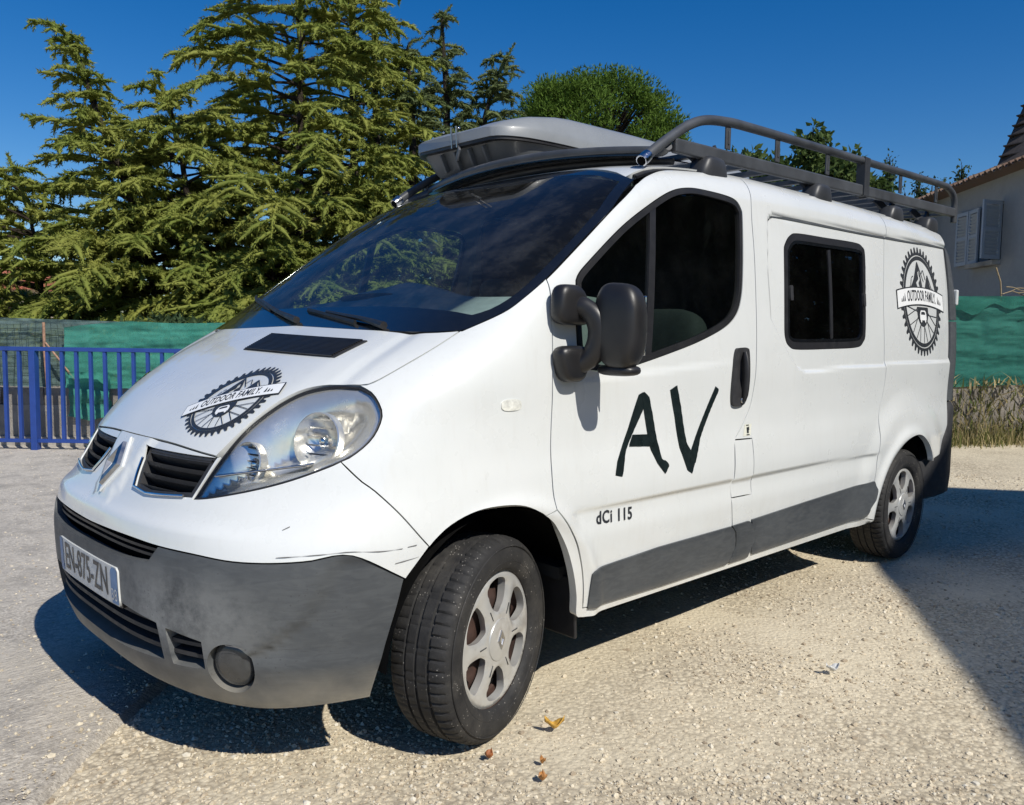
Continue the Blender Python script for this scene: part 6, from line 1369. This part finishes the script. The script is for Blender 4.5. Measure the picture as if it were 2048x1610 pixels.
def tri_mesh(name,T,mat,parent):
    nn=None
    if isinstance(T,tuple): T,nn=T
    o=mesh(name,T.reshape(-1,3),np.arange(len(T)*3).reshape(-1,3),mat,parent,nn is not None)
    if nn is not None: o.data.normals_split_custom_set_from_vertices(np.repeat(nn,3,0).astype(np.float32))
    return o
def branch_path(o,dr,L,rise,droop,n=12,wob=.05):
    t=np.linspace(0,1,n)[:,None]; dr=unit(np.array([dr[0],dr[1],0.]))
    p=o+dr*L*t*(1-.10*t**2)+np.array([0,0,1.])*(rise*L*(t-.35*t*t)-droop*L*t**2.6)
    p=p+wob*L*np.array([noise.noise_vector(Vector((*(o*.7),))+Vector((x*2.2,x,0))) for x in t[:,0]])*t
    return p
def fronds_mesh(fr, mat, root, dens=150., blade=.052):
    """fuzzy tapered sprays: a lumpy core along each path, covered with short needle blades"""
    K=7; Q=[];R0=[];LN=[]
    for p,r0 in fr:
        d=np.r_[0,np.cumsum(np.linalg.norm(np.diff(p,axis=0),axis=1))]; tt=np.linspace(0,d[-1],K); Q.append(np.stack([np.interp(tt,d,p[:,k]) for k in range(3)],1)); R0.append(r0); LN.append(d[-1])
    Q=np.array(Q);R0=np.array(R0);LN=np.array(LN); Fn=len(Q)
    T=unit(np.gradient(Q,axis=1)); up=np.array([0,0,1.]); A_=np.cross(T,up); A_=unit(A_+1e-4); B_=unit(np.cross(A_,T))
    tt=np.linspace(0,1,K); prof=np.array([.6,.95,1.,.95,.8,.5,.10]); rr=R0[:,None]*prof[None]*RNG.uniform(.7,1.3,(Fn,K))
    n=5; an=2*np.pi*np.arange(n)/n; ring=rr[:,:,None,None]*RNG.uniform(.45,.82,(Fn,K,n,1))*(np.cos(an)[None,None,:,None]*A_[:,:,None,:]+.72*np.sin(an)[None,None,:,None]*B_[:,:,None,:])
    V=(Q[:,:,None,:]+ring).reshape(-1,3); i=np.arange(K-1)[:,None]; k=np.arange(n)[None]
    f=np.stack([i*n+k,i*n+(k+1)%n,(i+1)*n+(k+1)%n,(i+1)*n+k],-1).reshape(-1,4); F=(f[None]+(np.arange(Fn)*K*n)[:,None,None]).reshape(-1,4)
    F=np.vstack([F[:,[0,1,2]],F[:,[0,2,3]]])
    nb_=np.maximum(4,(LN*dens).astype(int)); idx=np.repeat(np.arange(Fn),nb_); N=len(idx); u=RNG.random(N)*(K-1)*.995; j=u.astype(int); w=(u-j)[:,None]
    P=Q[idx,j]*(1-w)+Q[idx,j+1]*w; Tg=T[idx,j]; r=(rr[idx,j]*(1-w[:,0])+rr[idx,j+1]*w[:,0]); a=RNG.uniform(0,2*np.pi,N)
    rad=np.cos(a)[:,None]*A_[idx,j]+.8*np.sin(a)[:,None]*B_[idx,j]
    P=P+rad*(r*RNG.uniform(.45,1.0,N))[:,None]; d=unit(rad*.75+Tg*.75+RNG.normal(0,.35,(N,3))); s=unit(np.cross(d,rad+RNG.normal(0,.3,(N,3)))); L=blade*RNG.uniform(.6,1.35,N)[:,None]
    BV=np.stack([P-s*L*.19,P+s*L*.19,P+d*L],1).reshape(-1,3); BF=np.arange(N*3).reshape(-1,3)+len(V)
    o=mesh('crown',np.vstack([V,BV]),np.vstack([F,BF]),mat,root,True); sm=np.ones(len(o.data.polygons),bool); sm[len(F):]=False; o.data.polygons.foreach_set('use_smooth',sm)
    return N
def cedar(name,trunk,zmin,zmax,spread,label,mat,nb=70,seed=1,bias=None,top_len=.35,group='cedars behind the netting fence',shape=.8,dens=142.,sub=.20):
    """trunk: list of points; spread: base branch length"""
    global RNG
    RNG=np.random.default_rng(seed); T=catmull(np.array(trunk,float),8); base=T[0]
    root=empty(name,tuple(base),label,'tree',group)
    mb=MB(); H=T[-1,2]-T[0,2]; rad=np.clip(.13*(1-np.linspace(0,1,len(T)))**.9*H/8,.012,1); mb.tube(T,rad,9); mb.build('trunk',M['bark'],root,True)
    limb=MB(); fr=[]; zs=np.sort(zmin+(zmax-zmin)*RNG.random(nb))
    for b,z in enumerate(zs):
        f=(z-zmin)/(zmax-zmin); o=np.array([np.interp(z,T[:,2],T[:,k]) for k in range(3)])
        a=b*2.399+RNG.uniform(-.5,.5); d=np.array([math.cos(a),math.sin(a)])
        L=(spread*(1-f)**shape+top_len)*RNG.uniform(.65,1.2)
        if bias is not None: L*=1+bias[2]*(d@np.array(bias[:2]))
        P=branch_path(o,d,L,RNG.uniform(.10,.42)*(.6+.8*f),RNG.uniform(.12,.36),14); 
        if L>.5: limb.tube(P[:9],np.linspace(.024*(L/2)**.7+.006,.006,9),5,False)
        k0=3 if L>.9 else 0
        fr.append((P[k0:],.055+.024*min(L,2.)))
        ns=int(L/sub)+2
        for j in range(ns):
            t=.20+.78*(j+.5)/ns; i=min(12,int(t*13)); p=P[i]+(P[i+1]-P[i])*(t*13-i); tg=unit(P[i+1]-P[i]); sd=unit(np.cross(tg,[0,0,1.]))*(1 if j%2 else -1)
            l=L*.34*(1-t*.60)*RNG.uniform(.5,1.3)+.13; dd=unit(sd*RNG.uniform(.4,1.)+tg*RNG.uniform(.4,1.)); tt=np.linspace(0,1,7)[:,None]; dr=RNG.uniform(.05,.55)
            fr.append((p+dd*l*tt*(1-.12*tt)+np.array([0,0,1.])*(.16*l*tt-l*dr*tt**2),
                .040+.055*min(l,.6)))
            if RNG.random()<.22:
                h=RNG.uniform(.08,.24); fr.append((p+np.outer(np.linspace(0,1,5),[RNG.normal(0,.03),RNG.normal(0,.03),-h]),.024))
    k=int(len(T)*.6); fr.append((T[k:],.085)); fr.append((T[int(len(T)*.8):],.06))
    n=fronds_mesh(fr,mat,root,dens); limb.build('limbs',M['bark'],root,True)
    return root,n
tot=0
def C(*a,**k):
    global tot
    r,n=cedar(*a,**k); tot+=n; return r
C('cedar_tree',[(5.55,9.9,0),(5.6,10.0,2),(5.68,10.1,4),(5.78,10.2,6.2),(5.75,10.3,7.9)],.9,7.9,3.1,'tall cedar in the middle of the group with its top beyond the frame',M['cedar'],135,11,bias=(-.72,.70,.15),top_len=.5)
C('cedar_tree',[(3.55,10.5,0),(3.5,10.6,1.6),(3.25,11.0,3.3),(2.95,11.4,4.5),(2.78,11.7,5.4),(2.55,11.95,5.95),(2.30,12.2,6.02)],.7,5.9,2.9,'cedar with a bare hooked leader leaning left',M['cedar'],112,22,bias=(-.72,.70,.38),top_len=.30,shape=1.5)
C('cedar_tree',[(3.9,10.2,0),(3.95,10.4,2.5),(3.85,10.6,4.2),(3.62,10.88,5.3)],.8,5.2,2.7,'bushy cedar left of the tallest one with a short bent tip',M['cedar'],92,33,top_len=.25)
C('cedar_tree',[(7.6,10.5,0),(7.7,10.7,3),(7.85,11.0,6),(7.95,11.2,8.6)],1.2,8.5,2.5,'second tall cedar standing right of the tallest one',M['cedar'],92,44,top_len=.3)
C('cedar_tree',[(6.7,9.9,0),(6.75,10.0,3),(6.8,10.2,5.5),(6.9,10.3,8.2)],1.2,8.0,2.0,'narrow cedar close behind the windscreen',M['cedar'],64,45,top_len=.4)
C('cedar_tree',[(9.5,10.7,0),(9.45,10.8,3),(9.5,10.85,6),(9.45,10.95,7.5),(9.62,10.85,7.95)],1.5,7.8,1.7,'slim blue green cedar with a thin pointed top',M['cedarblue'],96,55,top_len=.34,shape=1.1)
C('cedar_tree',[(10.0,10.4,0),(9.95,10.4,3),(10.0,10.3,5.3),(10.25,10.15,6.5),(10.55,9.95,7.2)],1.5,7.0,1.5,'blue green cedar whose tip bends to the right',M['cedarblue'],86,66,top_len=.34,shape=1.0)
C('cedar_tree',[(8.3,10.4,0),(8.35,10.5,3),(8.4,10.55,5.5),(8.35,10.65,6.7),(8.6,10.5,6.95)],1.5,6.8,1.6,'dark cedar with a rounded nodding top',M['cedarblue'],80,77,top_len=.25)
C('cedar_tree',[(2.1,11.4,0),(2.1,11.5,1.5),(2.0,11.7,3.0),(1.8,12.0,3.9)],.35,3.7,2.6,'low spreading cedar at the far left of the group',M['cedar'],84,88,bias=(-.72,.70,.25),top_len=.3)
C('cedar_tree',[(4.6,8.9,0),(4.6,9.0,1.5),(4.6,9.0,2.8),(4.6,9.1,3.6)],.5,3.5,1.7,'young cedar in front of the tallest trunk',M['cedar'],70,99,top_len=.3)
C('cedar_tree',[(6.3,8.6,0),(6.3,8.7,1.5),(6.3,8.7,3.2),(6.3,8.8,4.3)],.6,4.2,1.7,'young cedar seen through the cab windows',M['cedar'],60,101,top_len=.3)
print('cedar tufts',tot)
# shaded undergrowth behind the netting: one mass
RNG=np.random.default_rng(5)
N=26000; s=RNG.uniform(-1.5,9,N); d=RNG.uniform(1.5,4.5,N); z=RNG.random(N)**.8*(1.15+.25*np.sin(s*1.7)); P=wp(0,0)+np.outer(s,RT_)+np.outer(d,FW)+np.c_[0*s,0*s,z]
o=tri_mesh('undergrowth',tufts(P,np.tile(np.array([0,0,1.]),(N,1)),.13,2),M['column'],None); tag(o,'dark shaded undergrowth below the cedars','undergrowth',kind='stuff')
# umbrella pine
def pine():
    global RNG
    RNG=np.random.default_rng(3); c=np.array([18.65,14.75,6.6]); root=empty('umbrella_pine',(18.65,14.75,0),'round topped umbrella pine behind the roof box','tree')
    mb=MB(); mb.tube(catmull([(18.65,14.75,0),(18.5,14.7,3),(18.7,14.8,5.2),(18.65,14.75,7.5)],6),np.linspace(.26,.10,19),9); mb.build('trunk',M['bark'],root,True)
    acc=[];ad=[];lb=MB()
    for k in range(330):
        v=unit(RNG.normal(size=3)); v[2]=abs(v[2])*1.0-.18; v=unit(v); R_=np.array([2.75,2.75,2.75])*RNG.uniform(.86,1.03); p=c+v*R_*[1,1,1.0]; p[2]=max(p[2],5.6); n=130; r=RNG.uniform(.34,.52)
        q=p+unit(RNG.normal(size=(n,3)))*r*RNG.random((n,1))**.45*[1,1,.75]; acc.append(q); ad.append(unit(q-p+[0,0,.25]))
        lb.tube([c+[0,0,-.8],c+(p-c)*.6+[0,0,-.1],p],[.06,.03,.01],5,False)
    acc=np.vstack(acc); ad_=np.vstack(ad); tri_mesh('crown',tufts(acc,ad_,.13,2,1.2,unit(ad_+[0,0,.4])),M['pine'],root); lb.build('limbs',M['bark'],root,True)
pine()
def leafy(name,base,centres,label,mat,n,leaf,group=None,seed=0):
    global RNG
    RNG=np.random.default_rng(seed); root=empty(name,tuple(base),label,'tree',group); b=np.array(base,float); mb=MB(); P=[];D=[]
    for c,r,m in centres:
        c=np.array(c,float); fork=b+(c-b)*.45; fork[:2]=b[:2]+(c[:2]-b[:2])*.2
        mb.tube(catmull([b,fork,c-[0,0,.1*np.ravel(r)[-1]],c+[0,0,.8*np.ravel(r)[-1]]],5),np.linspace(.07,.008,16),6,False)
        for t in range(int(m/14)):
            tip=c+unit(RNG.normal(size=3))*r*RNG.random()**.4; k=14; q=c+(tip-c)*RNG.uniform(.35,1.08,(k,1))+RNG.normal(0,.045,(k,3)); P.append(q); D.append(unit(np.tile(tip-c,(k,1))+RNG.normal(0,.25,(k,3))))
            mb.tube([c,(c+tip)/2+RNG.normal(0,.03,3),tip],[.012,.007,.003],4,False)
    P=np.vstack(P);D=np.vstack(D); N=len(P)
    d=unit(D+RNG.normal(0,.8,(N,3))+[0,0,-.2]); s=unit(np.cross(d,RNG.normal(size=(N,3)))); L=leaf*RNG.uniform(.6,1.2,N)[:,None]; w=L*.30; nn=np.cross(d,s)*L*.10
    V=np.stack([P,P+d*L*.45-s*w+nn,P+d*L,P+d*L*.45+s*w+nn],1); F=np.arange(N*4).reshape(-1,4)
    mesh('crown',V.reshape(-1,3),F,mat,root,False); mb.build('trunk',M['bark'],root,True); return root
leafy('leafy_tree',(11.9,4.15,0),[((11.1,4.95,4.05),(.42,.42,.42),1100),((11.5,4.55,3.9),(.45,.45,.5),1200),((12.0,4.15,4.3),(.40,.40,.58),1300),((12.3,3.85,4.0),(.5,.5,.5),1400),((12.75,3.45,3.75),(.4,.4,.4),900),((11.7,4.4,3.3),(.7,.7,.4),700),((12.5,3.6,3.2),(.6,.6,.5),600)],'leafy tree with loose twigs seen through the side rail of the rack',M['leafy'],0,.135,None,8)
for k,(x,y,z) in enumerate([(17.01,4.87,5.35),(17.25,4.6,4.6),(17.46,4.39,4.95),(17.66,4.2,4.75),(17.85,4.01,4.9),(18.13,3.77,5.2),(16.7,5.1,4.9),(16.5,5.3,4.5),(16.2,5.5,4.9)]):
    leafy('column_shrub',(x,y,0),[((x,y,z-.75),(.15,.15,.75),560),((x,y,z-1.7),(.24,.24,.7),420),((x,y,z-2.6),(.3,.3,.7),300)],['tallest slim shrub spire, leftmost above the rack rail','short slim shrub spire next to the tallest','slim shrub spire in the middle of the row','low slim spire right of the middle one','slim spire second from the roof tiles','slim spire standing right beside the tiled eaves','slim spire behind the rail clamp','low spire behind the leafy tree','spire furthest left behind the leafy tree'][k],M['column'],0,.085,'column shrubs behind the rack',20+k)

RNG=np.random.default_rng(9)  # unseen hedge added so the door glass mirrors something dark, not sky
N=11000; s=RNG.uniform(0,11,N); z=7.8*RNG.random(N)**.9; P=np.array([7.6,-10.4,0])+np.outer(s,[.99,.10,0])+RNG.normal(0,.35,(N,3))*[1,1,0]+np.c_[0*s,0*s,z*(1-.06*np.sin(s*3))]
tag(tri_mesh('added_hedge',tufts(P,np.tile(np.array([0,0,1.]),(N,1)),.42,2,.8,None,.5),M['column'],None),'tall dark cypress hedge added out of view for the side windows to reflect','hedge',kind='stuff')

N=7000; s=RNG.uniform(0,7.5,N); z=7.2*RNG.random(N)**.9; P=np.array([13.6,-9.4,0])+np.outer(s,[.74,.67,0])+RNG.normal(0,.35,(N,3))*[1,1,0]+np.c_[0*s,0*s,z]  # another unseen hedge, added to darken the rear side window's reflection
tag(tri_mesh('added_hedge',tufts(P,np.tile(np.array([0,0,1.]),(N,1)),.42,2,.8,None,.5),M['column'],None),'second cypress hedge added out of view, a dark reflection for the rear side window','hedge',kind='stuff')
